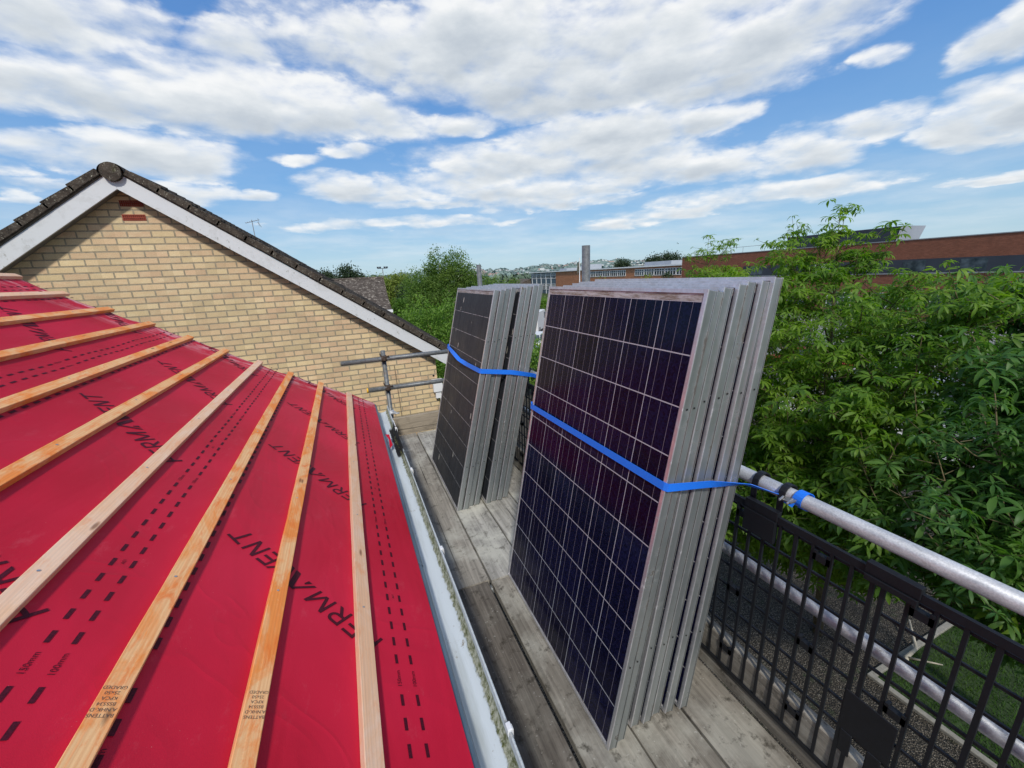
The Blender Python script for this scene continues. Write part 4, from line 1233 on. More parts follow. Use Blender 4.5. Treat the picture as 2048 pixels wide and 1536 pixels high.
L2 = [(77, -3.6, 7.0, .98, .7), (82, -3.0, 6.8, .95, .8), (72, -4.6, 7.4, .85, .8), (86, -6, 6, .8, 1.), (78, -8.5, 5.8, .7, 1.3), (73, -11, 5.2, .6, 1.3), (79, -15, 4.7, .5, 1.4), (84, -13, 5.0, .5, 1.2),
      (75, -19, 4.3, .4, 1.4), (81, -20, 4.2, .4, 1.3), (73, -24, 4.2, .35, .9), (79, -26, 3.9, .3, .8), (70, -8, 6.9, .6, 1.), (88, -18, 4.6, .4, 1.), (71.5, -17, 5.0, .45, 1.2), (68, -27, 4.3, .3, 1.0), (74, -29, 3.9, .28, 1.), (80, -30, 3.7, .28, .9), (85, -25, 4.0, .3, 1.)]
chestnut('chestnut_tree', (7.1, .9, G), dirp(80, -3.2, 6.9), [(*dirp(a, e, d), t, q) for a, e, d, t, q in L2],
  'dense dark leaved chestnut tree at the right edge, hanging over the guard rail', LEAF_C2, 33, 32, 10, .132, .72, .08)
L3 = [(47.2, .0, 11, .98, .25), (45.6, -2.8, 10.6, .85, .6), (49, -2.2, 11.2, .9, .6), (52, -3.4, 11.4, .8, .8), (46, -6.5, 10.4, .6, 1.), (50, -7, 10.8, .5, 1.), (47, -11, 9.8, .4, 1.), (52, -12, 10.5, .4, 1.), (56, -7, 11.5, .6, 1.), (47.5, -16, 9.4, .25, .9), (44.5, -14, 9.8, .3, .6), (53, -18, 9.5, .3, .8)]
chestnut('chestnut_tree', (8.4, 7.8, G), dirp(48, -.6, 11), [(*dirp(a, e, d), t, q) for a, e, d, t, q in L3],
  'lighter green tree just behind the top corner of the near panel stack', LEAF_C, 45, 24, 8, .135, .85, .08)
L4 = [(61, -5.5, 12, .9, 1.), (66, -5, 12.5, .95, 1.), (71, -4.6, 12, .95, 1.), (76, -4.6, 12, .9, 1.), (63, -9, 11.5, .7, 1.), (69, -9.5, 11, .7, 1.), (75, -9, 11, .7, 1.), (80, -6, 11.5, .8, 1.), (66, -13, 10.5, .4, 1.), (73, -13.5, 10.5, .4, 1.), (58, -11, 11.5, .6, .9)]
chestnut('chestnut_tree', (10.4, 4.3, G), dirp(69, -4.4, 12), [(*dirp(a, e, d), t, q) for a, e, d, t, q in L4],
  'broad low tree behind the chestnuts, below the brown school wall', LEAF_C2, 57, 22, 8, .16, 1.0, .09)

# ------------------------------------------------------------------ ground and setting
mb = MB(); n = 64
mb.add([(0, 0, G)]+[(9000*cos(2*pi*i/n), 9000*sin(2*pi*i/n), G) for i in range(n)], [(0, i+1, (i+1) % n+1) for i in range(n)])
tag(mb.build('ground', GROUND), kind='structure')
mb = MB(); mb.box(-12, 6.46, -14, 30, G-.02, G+.004); mb.box(6.46, 16, 2.42, 30, G-.02, G+.004)
tag(mb.build('gravel', GRAVEL), kind='structure')
mb = MB(); mb.box(6.54, 16, -14, 2.34, G-.02, G+.008); tag(mb.build('lawn', LAWN), kind='structure')
mb = MB(); mb.box(6.46, 6.54, -14, 2.42, G-.05, G+.05); mb.box(6.54, 16, 2.34, 2.42, G-.05, G+.05)
tag(mb.build('path_edging', KERB, bevel=.01), kind='structure')
sd = np.random.RandomState(5); n = 42000
P_ = np.stack([sd.uniform(6.56, 12.5, n), sd.uniform(-2.0, 2.32, n), np.full(n, G+.008)], 1)
h = sd.uniform(.03, .08, n); a = sd.uniform(0, 2*pi, n); d = np.stack([np.cos(a), np.sin(a), np.zeros(n)], 1)
ln = sd.normal(0, .35, (n, 2)); tpv = P_+np.stack([ln[:, 0]*h, ln[:, 1]*h, h], 1)
V = np.stack([P_-d*.005, P_+d*.005, tpv], 1).reshape(-1, 3); F_ = np.arange(3*n).reshape(-1, 3)
tag(npmesh('grass', V, F_, GRASS), 'short dark grass on the lawn below the guard rail', 'grass', kind='stuff')
mb = MB(); mb.box(17, 49, -6, 58, G-.02, G+.006); mb.box(9, 49, 30.5, 78, G-.02, G+.0062)
tag(mb.build('car_park', ASPH), kind='structure')
# a path strip beyond the near trees, bright between the leaves
CONC = simple('pale_concrete', (.50, .49, .46), .9, 0, .12, 1, .2)
mb = MB(); mb.box(16.2, 18.4, -8, 45, G-.02, G+.012); tag(mb.build('pavement', CONC), kind='structure')
# low fallen branches by the lawn
mb = MB(); mb.tube([(6.9, 2.15, G+.06), (7.2, 2.3, G+.12), (7.55, 2.33, G+.09), (7.9, 2.6, G+.25)], [.035, .03, .025, .012], 8); mb.tube([(7.2, 2.3, G+.12), (7.3, 1.95, G+.3)], [.02, .008], 6)
tag(mb.build('branch', BARK_L, smooth=True), 'pale fallen branch lying at the edge of the lawn', 'branch')

# parked cars
def car(loc, rz, paint, label, van=False):
    t = empty('parked_van' if van else 'parked_car', loc, label, 'van' if van else 'car', 'vehicles in the car park', (0, 0, rz))
    PM = simple('paint_'+label[:12], paint, .3, .1, .03, 1, 0)
    if van: body = [(-2.5, .3), (-2.55, 1.1), (-2.5, 2.1), (-2.3, 2.25), (1.1, 2.25), (1.5, 2.05), (2.0, 1.25), (2.55, 1.05), (2.65, .7), (2.6, .3)]; W = .98
    else: body = [(-2.1, .3), (-2.15, .75), (-2.05, .95), (-1.55, 1.0), (1.0, .95), (1.75, .82), (2.1, .68), (2.15, .3)]; W = .88
    mb = MB(); mb.extr([(a, b_) for a, b_ in body][::-1], -W, W); mb.build('body', PM, t, bevel=.06)
    mb = MB()
    if van:
        mb.add([(1.52, -.88, 2.0), (1.52, .88, 2.0), (2.03, .92, 1.28), (2.03, -.92, 1.28)], [(0, 3, 2, 1)])
        for s_ in (-1, 1): mb.add([(.7, s_*(W+.004), 1.95), (1.4, s_*(W+.004), 1.95), (1.85, s_*(W+.004), 1.3), (.7, s_*(W+.004), 1.3)], [(0, 1, 2, 3) if s_ < 0 else (3, 2, 1, 0)])
        for v in range(len(mb.v)):
            x, y, z = mb.v[v]; mb.v[v] = (x+.03, y, z+.03)
        mb.build('windows', GLASS, t)
    else:
        A_ = [(-1.85, .97), (-1.45, 1.42), (.25, 1.44), (1.05, .96)]
        vs = [(x, s_*(W-.04 if z < 1.2 else W-.22), z) for s_ in (-1, 1) for x, z in A_]
        mb.add(vs, [(0, 1, 2, 3), (7, 6, 5, 4), (0, 4, 5, 1), (2, 6, 7, 3)]); mb.build('windows', GLASS, t)
        mb = MB(); mb.box(-1.46, .26, -(W-.21), W-.21, 1.405, 1.46)
        for s_ in (-1, 1):
            for x0, x1 in ((-1.85, -1.45), (1.05, .25), (-.55, -.55)):
                mb.tube([(x0, s_*(W-.03), .96), (x1, s_*(W-.21), 1.43)], .035, 6)
        mb.build('roof', PM, t, bevel=.02)
    for x in ((-1.35, 1.3) if not van else (-1.6, 1.6)):
        for s_ in (-1, 1):
            mb = MB(); mb.tube([(x, s_*(W-.2), .33), (x, s_*(W+.01), .33)], .33, 18); w_ = mb.build('wheel', DARK, t)
            mb = MB(); mb.tube([(x, s_*(W+.012), .33), (x, s_*(W+.02), .33)], .19, 12); mb.build('rim', CHROME, w_)
    xe = 2.12 if not van else 2.58
    for s_ in (-1, 1):
        mb = MB(); mb.box(xe-.1, xe+.03, s_*.6-.15, s_*.6+.15, .58, .74); mb.build('headlight', WHITE_P, t, bevel=.02)
        mb = MB(); mb.box(-xe-.04, -xe+.08, s_*.68-.1, s_*.68+.1, .62, .86); mb.build('tail_light', simple('tail_red', (.35, .01, .01), .3), t, bevel=.02)
    return t
def gp_(az, d): a = radians(az); return (d*sin(a), d*cos(a), G+.01)
car(gp_(25.2, 44), .9, (.75, .75, .75), 'white van parked beyond the scaffold between the two panel stacks', True)
car(gp_(25.9, 33), .7, (.70, .71, .72), 'silver car in front of the white van, between the panel stacks')
car(gp_(24.6, 26.5), .7, (.05, .10, .16), 'dark blue car seen between the two panel stacks')
car(gp_(72.5, 19.5), 1.4, (.72, .72, .72), 'white car glimpsed through the leaves at the right edge')
car(gp_(65.8, 24), 1.5, (.65, .66, .66), 'pale car half hidden behind the tall chestnut tree')
car(gp_(58.6, 27), 1.5, (.45, .03, .02), 'red car glimpsed behind the chestnut trunk')
car(gp_(69.5, 22.0), 1.45, (.3, .33, .36), 'grey car parked between the white and pale ones')

# buildings ---------------------------------------------------------------
def win_y(parent, x, y0, y1, z0, z1, nm=2, tr=True, off=None, fr=.06):
    """window in a wall facing -X"""
    mb = MB(); a = fr
    mb.box(x-.06, x+.05, y0, y1, z0, z0+a); mb.box(x-.06, x+.05, y0, y1, z1-a, z1)
    for i in range(nm+1):
        yy = y0+(y1-y0-a)*i/nm; mb.box(x-.055, x+.045, yy, yy+a, z0+a, z1-a)
    if tr: zz = z0+(z1-z0)*.62; mb.box(x-.05, x+.04, y0+a, y1-a, zz, zz+a*.8)
    w_ = mb.build('window', FRAMEW, parent); w_.location = off
    mb = MB(); mb.box(x-.01, x+.02, y0+.02, y1-.02, z0+.02, z1-.02); mb.build('pane', GLASS, w_)
    return w_
sc_ = empty('school_building', (57, 90, G), 'long two storey flat roofed school block of orange brick with white window bands', 'building')
SO = Vector((-57, -90, -G)); XS = 57.
def sb(name, mbx, m, par=sc_, off=SO, bevel=0):
    o = mbx.build(name, m, par, bevel=bevel); o.location = off; return o
mb = MB(); mb.box(XS, XS+14, 55, 105.5, G, 1.78); sb('wall', mb, BRICK_O)
mb = MB(); mb.box(XS+.2, XS+14, 105.5, 122.5, G, 1.72); sb('curtain_wall', mb, PANELG)
mb = MB(); mb.box(XS-.35, XS+14.3, 54.7, 122.9, 1.8, 2.05); sb('roof', mb, FRAMEW)
for (y0, y1, z0, z1) in ((96, 100, 2.05, 3.3), (66, 74, 2.05, 2.85), (108, 112, 2.05, 2.7)):
    mb = MB(); mb.box(XS+5, XS+9, y0, y1, z0, z1); sb('roof_plant', mb, CLAD_L)
yy = 56.5
while yy < 87:
    if not 71.3 < yy+1.5 < 73.6:
        win_y(sc_, XS-.02, yy, yy+2.75, .15, 1.45, 4, True, SO, .09); win_y(sc_, XS-.02, yy, yy+2.75, -2.9, -1.2, 4, True, SO, .09)
    yy += 2.9
yy = 106
while yy < 122:
    win_y(sc_, XS+.18, yy, yy+2.6, -.05, 1.35, 3, True, SO, .1); win_y(sc_, XS+.18, yy, yy+2.6, -3.2, -1.5, 3, True, SO, .1)
    mb = MB(); mb.box(XS+.08, XS+.2, yy+2.62, yy+2.86, G, 1.7); sb('mullion', mb, FRAMEW)
    yy += 3.25
ob_ = empty('outbuilding', (56, 136, G), 'low dark roofed outbuilding beside the left end of the school block', 'building')
OO = Vector((-56, -136, -G))
mb = MB(); mb.box(53, 62, 124, 146, G, -1.6); sb('wall', mb, BRICK_R, ob_, OO)
mb = MB(); mb.extr([(52.3, -1.7), (62.7, -1.7), (57.5, .1)], 123.5, 146.5); sb('roof', mb, TILE_F, ob_, OO)
for i in range(6): win_y(ob_, 52.98, 125+i*3.4, 127+i*3.4, -3.4, -2.1, 2, False, OO, .1)
# brown block on the right
bb_ = empty('school_building', (50, 30, G), 'dark brown brick school block with a black window band and rooftop box', 'building')
BO = Vector((-50, -30, -G)); XB = 50.
mb = MB(); mb.box(XB, XB+22, -30, 50.9, G, 2.95); sb('wall', mb, BRICK_B, bb_, BO)
mb = MB(); mb.box(XB-.06, XB+22.1, -30.1, 50.98, 2.952, 3.03); sb('roof_edge', mb, LEAD, bb_, BO)
mb = MB()
for i in range(22): mb.box(XB-.02, XB+.3, 50.9, 50.96, G+i*.34, G+i*.34+.16)
sb('quoin', mb, CREAM, bb_, BO)
mb = MB(); mb.box(XB-.03, XB+.02, -28, 40, -.02, 1.22); bnd = sb('window_band', mb, CLAD_D, bb_, BO)
for i in range(17):
    y0 = -27+i*4; mb = MB(); mb.box(XB-.05, XB-.032, y0+.25, y0+1.9, .12, 1.08); o = mb.build('pane', GLASS if i not in (10, 14) else FRAMEW, bnd)
mb = MB(); mb.box(XB-.08, XB-.0, -28, 40, -.12, -.02); sb('sill', mb, LEAD, bb_, BO)
for i in range(15): win_y(bb_, XB-.02, -26+i*4.4, -23.6+i*4.4, -3.4, -1.9, 2, True, BO, .09)
# rooftop box, slanted end
mb = MB(); mb.add([(53, 36.5, 3.0), (53, 25.3, 3.0), (57.0, 25.3, 3.0), (57.0, 36.5, 3.0), (52.9, 36.5, 4.48), (52.9, 25.0, 4.48), (57.2, 25.0, 4.48), (57.0, 36.5, 4.48)], [(0, 3, 2, 1), (4, 5, 6, 7), (0, 1, 5, 4), (2, 3, 7, 6), (3, 0, 4, 7)])
rb = sb('rooftop_box', mb, CLAD_D, bb_, BO)
mb = MB(); mb.add([(52.98, 25.26, 3.0), (57.0, 25.26, 3.0), (57.3, 24.96, 4.5), (52.86, 24.96, 4.5)], [(0, 1, 2, 3)]); mb.build('end_panel', CLAD_L, rb)
mb = MB(); mb.tube([(50.5, 38, 3.75), (50.5, 49, 3.75)], .025, 5)
for i in range(5): mb.tube([(50.5, 38+i*2.75, 3.0), (50.5, 38+i*2.75, 3.75)], .025, 5)
sb('roof_railing', mb, LEAD, bb_, BO)
# bungalow with grey lichened roof
bn = empty('bungalow', (-.5, 27, G), 'bungalow with a grey lichened tile roof and white gutter beyond the brick house', 'house')
NO = Vector((.5, -27, -G))
mb = MB(); mb.add([(-7, 22.9, .18), (2.28, 22.9, .18), (2.42, 26.4, 1.86), (-7, 26.4, 1.86), (2.28, 30, .18), (-7, 30, .18)], [(0, 1, 2, 3), (2, 4, 5, 3)]); rf = sb('roof', mb, TILE_F, bn, NO)
mb = MB()
for i in range(11):
    f = i/11.; y = 22.9+3.5*f; z = .18+1.68*f; mb.obox((-2.3, y+.16, z+.10), (4.62, 0, 0), (0, .17, .078), (0, -.006, .016))
o = mb.build('tile_courses', TILE_F, rf)
mb = MB(); mb.box(-7, 2.1, 23.2, 29.7, G, .1); mb.extr([(23.2, .1), (29.7, .1), (26.4, 1.7)], 2.0, 2.1, axis=0); sb('wall', mb, CREAM, bn, NO)
mb = MB(); mb.box(-7, 2.36, 22.78, 22.9, .05, .2); sb('gutter', mb, WHITE_P, bn, NO)
mb = MB(); mb.box(1.0, 1.95, 23.12, 23.2, -1.6, -.25); w_ = sb('window', mb, FRAMEW, bn, NO); mb = MB(); mb.box(1.08, 1.87, 23.1, 23.12, -1.5, -.35); mb.build('pane', GLASS, w_)
mb = MB(); mb.tube([(-7, 26.4, 1.88), (2.42, 26.4, 1.88)], .1, 10); o = mb.build('ridge_tiles', TILE_F, rf)
bg = empty('house', (-.2, 47, G), 'white gabled house just showing over the bungalow ridge', 'house')
WO = Vector((.2, -47, -G))
mb = MB(); mb.add([(-2.2, 45, G), (1.8, 45, G), (1.8, 45, 1.0), (-.15, 45, 2.05), (-2.2, 45, 1.0), (1.8, 53, G), (1.8, 53, 1.0)], [(0, 1, 2, 3, 4), (1, 5, 6, 2)]); sb('wall', mb, WHITE_P, bg, WO)
mb = MB(); mb.add([(-2.5, 44.8, .88), (-.15, 44.8, 2.18), (2.1, 44.8, .88), (-2.5, 53, .88), (-.15, 53, 2.18), (2.1, 53, .88)], [(0, 1, 4, 3), (1, 2, 5, 4)]); sb('roof', mb, TILE_F, bg, WO)
# flagpole
fp = empty('flagpole', (31.5, 51.2, G), 'thin white flagpole with a limp dark flag in front of the school', 'flagpole')
mb = MB(); mb.tube([(0, 0, 0), (0, 0, 7.9)], [.09, .05], 8); mb.build('pole', FRAMEW, fp)
mb = MB(); mb.add([(-.06, 0, 7.5), (-.28, .1, 7.15), (-.45, .0, 6.2), (-.3, .12, 5.6), (-.06, 0, 6.1), (-.18, -.1, 6.7)], [(0, 1, 5), (1, 2, 5), (2, 3, 5), (3, 4, 5), (4, 0, 5)]); mb.build('flag', simple('dark_flag', (.09, .09, .07), .8), fp)
# floodlight mast
fm = empty('floodlight_mast', (9.2, 100, G), 'slim floodlight mast rising over the light green trees at the left', 'mast')
mb = MB(); mb.tube([(0, 0, 0), (0, 0, 8.9)], [.14, .08], 8); mb.build('mast', LEAD, fm)
mb = MB(); mb.box(-1.1, 1.1, -.1, .1, 8.85, 8.95)
for x in (-1, -.5, .5, 1): mb.box(x-.2, x+.2, -.2, .2, 8.95, 9.3)
mb.build('floodlights', CLAD_D, fm)

# background vegetation ---------------------------------------------------
def at(az, d, z): a = radians(az); return (d*sin(a), d*cos(a), z)
def ell(az, d, z, rx_, rz_): p = at(az, d, z); return (*p, rx_, rx_, rz_)
simple_tree('birch_tree', at(13.3, 33, G), [ell(11.2, 33, .4, 1.5, 2.2), ell(12.6, 33.5, 1.5, 1.35, 2.45), ell(15, 33, 1.35, 1.5, 2.5), ell(17, 33, .6, 1.45, 1.9), ell(9.3, 32.5, .2, 1.3, 2.3), ell(10.2, 32, -1.0, 1.5, 1.6), ell(13.5, 32.2, -.8, 2.2, 2.1), ell(18.3, 33, -1., 1.1, 1.6)], 52000, .15, LEAF_B, BARK_L,
  'large loose crowned birch behind the far panel stack', seed=3, trunk_r=.16, spread=.22, clump=26, gap=-.12, limbs=16, nsc=1.1, aspect=.5)
simple_tree('shrub', at(10.6, 15.5, G), [ell(7.6, 15.5, -.9, .85, 1.5), ell(10.3, 15.5, -.35, 1.0, 1.6), ell(13.2, 15.5, -.55, .95, 1.55), ell(9.2, 15, -2.2, 1.5, 1.8), ell(13.5, 15, -2.1, 1.5, 1.8), ell(16.5, 15.5, -1.5, .9, 1.6), ell(5.6, 15.3, -2.3, .9, 1.2), ell(9.5, 15, -3.4, 2., 1.2)], 42000, .105, LEAF_L, BARK_G,
  'bright green leafy shrub beyond the brick house eaves', 'shrub', seed=9, trunk_r=.07, spread=.16, clump=18, gap=-.1, limbs=14, nsc=1.6, aspect=.5)
simple_tree('conifer_tree', at(-1.6, 92, G), [ell(-1.6, 92, 1.9, 3.2, 2.4), ell(-.3, 92, 2.6, 2.2, 2.1), ell(1.2, 93, 3.0, 2.0, 2.2)], 9000, .36, LEAF_D, BARK, 'dark flat topped pine beyond the white gabled house, leftmost on the skyline', 'tree', 'trees along the left skyline', 4, .3, .5, 14, 0., 8, .5)
simple_tree('conifer_tree', at(2.2, 96, G), [ell(2.0, 96, 1.4, 2.4, 2.3), ell(3.0, 96, .4, 2.2, 2.3), ell(3.7, 96, -.6, 1.8, 1.8)], 7000, .36, LEAF_D, BARK, 'dark round headed pine between the pale skyline trees', 'tree', 'trees along the left skyline', 5, .3, .5, 14, 0., 8, .5)
simple_tree('leafy_tree', at(4.4, 80, G), [ell(4.2, 80, .6, 2.4, 1.8), ell(5.2, 80, .2, 2.0, 1.7)], 6000, .32, LEAF_Y, BARK, 'yellow green tree on the left skyline', 'tree', 'trees along the left skyline', 6, .25, .5, 14, -.1, 6, .5)
simple_tree('leafy_tree', at(6.9, 72, G), [ell(6.4, 72, .7, 2.2, 1.9), ell(7.6, 72, 1.0, 1.8, 1.6), ell(6.8, 72, -1.2, 2.6, 1.7)], 8000, .3, LEAF_Y, BARK, 'rounded yellow green tree under the floodlight mast', 'tree', 'trees along the left skyline', 7, .25, .5, 14, -.1, 6, .5)
simple_tree('leafy_tree', at(8.2, 62, G), [ell(8.0, 62, -.1, 1.3, 1.3), ell(8.4, 62, -1., 1.5, 1.4)], 5000, .26, LEAF_D, BARK, 'small dark bush headed tree left of the birch', 'tree', 'trees along the left skyline', 8, .2, .4, 14, -.1, 6, .5)
simple_tree('leafy_tree', at(9.9, 52, G), [ell(9.6, 52, -.2, 1.6, 1.6), ell(8.9, 50, -1.6, 2.0, 1.5)], 7000, .24, LEAF_H, BARK, 'mid green tree directly left of the birch crown', 'tree', 'trees along the left skyline', 10, .2, .4, 14, -.1, 6, .6)
simple_tree('leafy_tree', at(21.2, 60, G), [ell(20.6, 60, -.3, 1.8, 1.9), ell(22.2, 60, -.6, 1.6, 1.7), ell(21, 60, -2, 3., 1.6)], 8000, .26, LEAF_B, BARK, 'feathery pale tree between the two scaffold uprights', 'tree', None, 12, .2, .4, 14, .05, 8, .6)
simple_tree('leafy_tree', at(18.9, 40, G), [ell(18.2, 40, -.6, 1.4, 1.6), ell(19.6, 40, -1.6, 1.8, 1.6)], 7000, .2, LEAF_B, BARK, 'grey green tree at the right foot of the birch', 'tree', None, 13, .15, .35, 16, 0., 8, .8)
for i, (az, d, w_, h_, lb) in enumerate(((7.6, 44, 2.8, 1.4, 'clipped hedge behind the bungalow, highest of the hedges'), (9.6, 36, 2.6, .9, 'lower hedge between the bungalow and the birch'), (7.5, 30, 2.4, .7, 'ragged hedge below the clipped ones'))):
    c = at(az, d, (-1.6, -2.55, -3.3)[i])
    simple_tree('hedge', (c[0], c[1], G), [(c[0]+q*w_*.5, c[1], c[2], w_*.42, .8, h_) for q in (-1.3, -.4, .5, 1.4)], 9000, (.2, .16, .14)[i], LEAF_H, BARK, lb, 'hedge', 'hedges beyond the bungalow', 20+i, .06, .22, 16, -.3, 5, .8)
simple_tree('shrub', at(25.5, 20, G), [ell(24.7, 20, -2.6, .9, 1.3), ell(26.5, 20, -3.2, 1.0, 1.1)], 6000, .12, LEAF_L, BARK_G, 'green shrub seen low between the two panel stacks', 'shrub', None, 31, .05, .2, 14, -.1, 6, 1.4)
simple_tree('hedge', at(25.6, 64, G), [ell(24.9, 64, -3.0, 1.6, 1.1), ell(26.3, 64, -3., 1.6, 1.1)], 4000, .26, LEAF_L, BARK, 'light hedge beyond the parked van', 'hedge', None, 32, .06, .3, 14, -.3, 4, .8)
for i, (az, d, tz_, lb) in enumerate(((34.2, 42, .95, 'slim sapling in front of the school windows, left of the two'), (40.4, 44, .9, 'slim sapling in front of the school windows, right of the two'), (29.9, 40, -.4, 'short sapling beside the flagpole'))):
    simple_tree('sapling', at(az, d, G), [ell(az, d, tz_-.9, .45, 1.1), ell(az+.4, d, tz_-1.9, .75, 1.0), ell(az-.4, d, tz_-2.6, .8, 1.1)], 1500, .17, LEAF_Y if i < 2 else LEAF_L, BARK, lb, 'tree', 'saplings in front of the school', 40+i, .05, .2, 10, -.05, 7, 1.5)
simple_tree('conifer_tree', at(42.9, 64, G), [ell(42.9, 64, -.6, .9, 1.6), ell(42.9, 64, -2.2, 1.4, 1.5)], 3000, .22, LEAF_D, BARK, 'dark conifer at the corner of the brown school block', 'tree', None, 50, .1, .2, 12, -.2, 5, .8)
simple_tree('leafy_tree', at(41.5, 240, G), [ell(41.2, 240, 4.2, 5.5, 3.2), ell(43.2, 240, 5.4, 5, 4)], 5000, .8, LEAF_D, BARK, 'round trees showing over the right end of the school roof', 'tree', None, 51, .4, 1.2, 12, -.1, 5, .2)
simple_tree('leafy_tree', at(37.2, 230, G), [ell(37.2, 230, 3.4, 4.4, 2.3)], 2500, .7, LEAF_D, BARK, 'small dark tree showing over the middle of the school roof', 'tree', None, 52, .4, 1., 12, -.1, 5, .2)

# far wood: ragged masses nobody could count
V = []; F_ = []
sd = np.random.RandomState(77)
for (a0, a1, d0, d1, zt, cnt) in ((-45, 12, 110, 200, 1.4, 260), (12, 22, 110, 260, -.2, 300), (22, 60, 210, 460, .9, 420), (60, 130, 130, 300, 0., 200), (-180, -45, 60, 160, 2., 300), (130, 180, 60, 160, 2., 140)):
    for i in range(cnt):
        az = sd.uniform(a0, a1); d = sd.uniform(d0, d1); c = np.array(at(az, d, 0)); R_ = sd.uniform(2.2, 4.6)*(d/150.)**.5; top = zt+sd.normal(0, .8)-(1.2 if sd.rand() < .4 else 0); top = min(top, CAMH+d*.012)
        c[2] = top-R_*.8
        for q in range(46):
            dd = sd.normal(0, 1, 3); dd /= np.linalg.norm(dd); p = c+dd*R_*np.array([1, 1, .8])*sd.uniform(.75, 1.05)
            e1 = sd.normal(0, 1, 3); e1 /= np.linalg.norm(e1); e2 = np.cross(e1, dd); b0 = len(V); s_ = R_*.33
            V += [p+e1*s_, p+e2*s_, p-e1*s_, p-e2*s_]; F_.append((b0, b0+1, b0+2, b0+3))
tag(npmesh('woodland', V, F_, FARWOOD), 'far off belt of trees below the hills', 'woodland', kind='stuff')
# hills
def ridge_el(a):
    b = .80+.30*math.exp(-((a-33)/8.)**2)+.10*sin(a*.21)+.07*sin(a*.73+1)+.045*sin(a*2.1)+.03*sin(a*5.3)+.015*sin(a*13.)
    if a < 15: b *= max(.35, 1-(15-a)*.02)
    if a > 60: b *= max(.4, 1-(a-60)*.02)
    return b
def hill_z(a, d):
    f = min(1., max(0., (d-500)/2900.))
    z = G+(3400*tan(radians(ridge_el(a)))+CAMH-G)*f**1.35 + sin(a*3.3+d*.0021)*d*.0009*f + (mnoise.noise(Vector((a*.6, d*.0016, 2.)))*14+mnoise.noise(Vector((a*2.6, d*.004, 5.)))*4)*min(1, f*3)
    return z if d <= 3400 else z*.6
V = []; F_ = []
rows = [500, 600, 750, 900, 1100, 1300, 1550, 1800, 2100, 2400, 2700, 3000, 3250, 3400, 3900]
az_ = np.linspace(-180, 180, 1081)
for d in rows:
    for a in az_: V.append(at(a, d, hill_z(a, d)))
n = len(az_)
for i in range(len(rows)-1):
    for j in range(n-1): a = i*n+j; F_.append((a, a+1, a+n+1, a+n))
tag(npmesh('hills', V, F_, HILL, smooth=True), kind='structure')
# woods and houses scattered over the hillside
mbw = MB(); V = []; F_ = []
for i in range(900):
    az = sd.uniform(14, 47); d = sd.uniform(.0, 1)**.8*2600+800
    z = hill_z(az, d); x, y, z = at(az, d, z); s_ = sd.uniform(4, 8)*(1 if i % 12 else 2.6)
    if mnoise.noise(Vector((x*.003, y*.003, 0))) < -.05: continue
    th = sd.uniform(0, pi)
    mbw.obox((x, y, z+2.5), (s_*cos(th), s_*sin(th), 0), (-s_*.5*sin(th), s_*.5*cos(th), 0), (0, 0, sd.uniform(2.5, 4)))
HS = material('far_houses', lambda k: {'Base Color': k.mix(.25, k.ramp(k.n('ShaderNodeNewGeometry').outputs['Random Per Island'], [(0, (.62, .60, .56)), (.4, (.45, .25, .17)), (.6, (.7, .68, .64)), (.8, (.3, .2, .16))], 'CONSTANT'), (.4, .5, .6)), 'Roughness': 1})  # wall colours carry a painted-in distance haze
tag(mbw.build('distant_houses', HS), 'scatter of tiny pale houses over the far hillside', 'houses', kind='stuff')
for i in range(2600):
    az = sd.uniform(-30, 80); d = sd.uniform(.0, 1)**.7*2900+560
    x, y, z = at(az, d, hill_z(az, d))
    if mnoise.noise(Vector((x*.004, y*.004, 7.))) < .0: continue
    R_ = sd.uniform(5, 11)
    for q in range(9):
        dd = sd.normal(0, 1, 3); dd[2] = abs(dd[2]); dd /= np.linalg.norm(dd); p = np.array([x, y, z+1])+dd*R_*np.array([1.3, 1.3, .75])
        e1 = sd.normal(0, 1, 3); e1 /= np.linalg.norm(e1); e2 = np.cross(e1, dd); b0 = len(V); s_ = R_*.6
        V += [p+e1*s_, p+e2*s_, p-e1*s_, p-e2*s_]; F_.append((b0, b0+1, b0+2, b0+3))
HW2 = material('hazy_wood', lambda k: {'Base Color': k.mix(.38, k.mix(k.mr(k.noise(k.obj(), .01, 4, .7), .35, .65), (.06, .10, .05), (.13, .17, .08)), (.34, .45, .53)), 'Roughness': 1, 'Specular IOR Level': 0})  # haze is blended into the foliage colour itself
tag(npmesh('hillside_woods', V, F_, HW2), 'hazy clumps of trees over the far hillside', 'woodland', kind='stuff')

# ------------------------------------------------------------------ sky
W = bpy.data.worlds.new('World'); SC.world = W; W.use_nodes = True
nt = W.node_tree; nt.nodes.clear(); k = N(nt)
SUN_EL, SUN_AZ = 43, 197
sky = k.n('ShaderNodeTexSky', sky_type='NISHITA', sun_disc=False, sun_elevation=radians(SUN_EL), sun_rotation=radians(SUN_AZ), altitude=50, air_density=1.0, dust_density=.6, ozone_density=2.2)
tc = k.n('ShaderNodeTexCoord').outputs['Generated']
x, y, z = k.sep(tc)
DEG = 180/pi
az = k.math('MULTIPLY', k.math('ARCTAN2', x, y), DEG); el = k.math('MULTIPLY', k.math('ARCSINE', z), DEG)
zz = k.math('ADD', k.math('MAXIMUM', z, 0.), .10)
pl = k.comb(k.math('DIVIDE', x, zz), k.math('DIVIDE', y, zz), 0)
w1 = k.noise(pl, 1.3, 6, .55, .0, True); w1s = k.sep(w1)
elf = k.mr(el, 0, 20, .25, 1)
azw = k.math('ADD', az, k.math('MULTIPLY', k.math('SUBTRACT', w1s[0], .5), 10.))
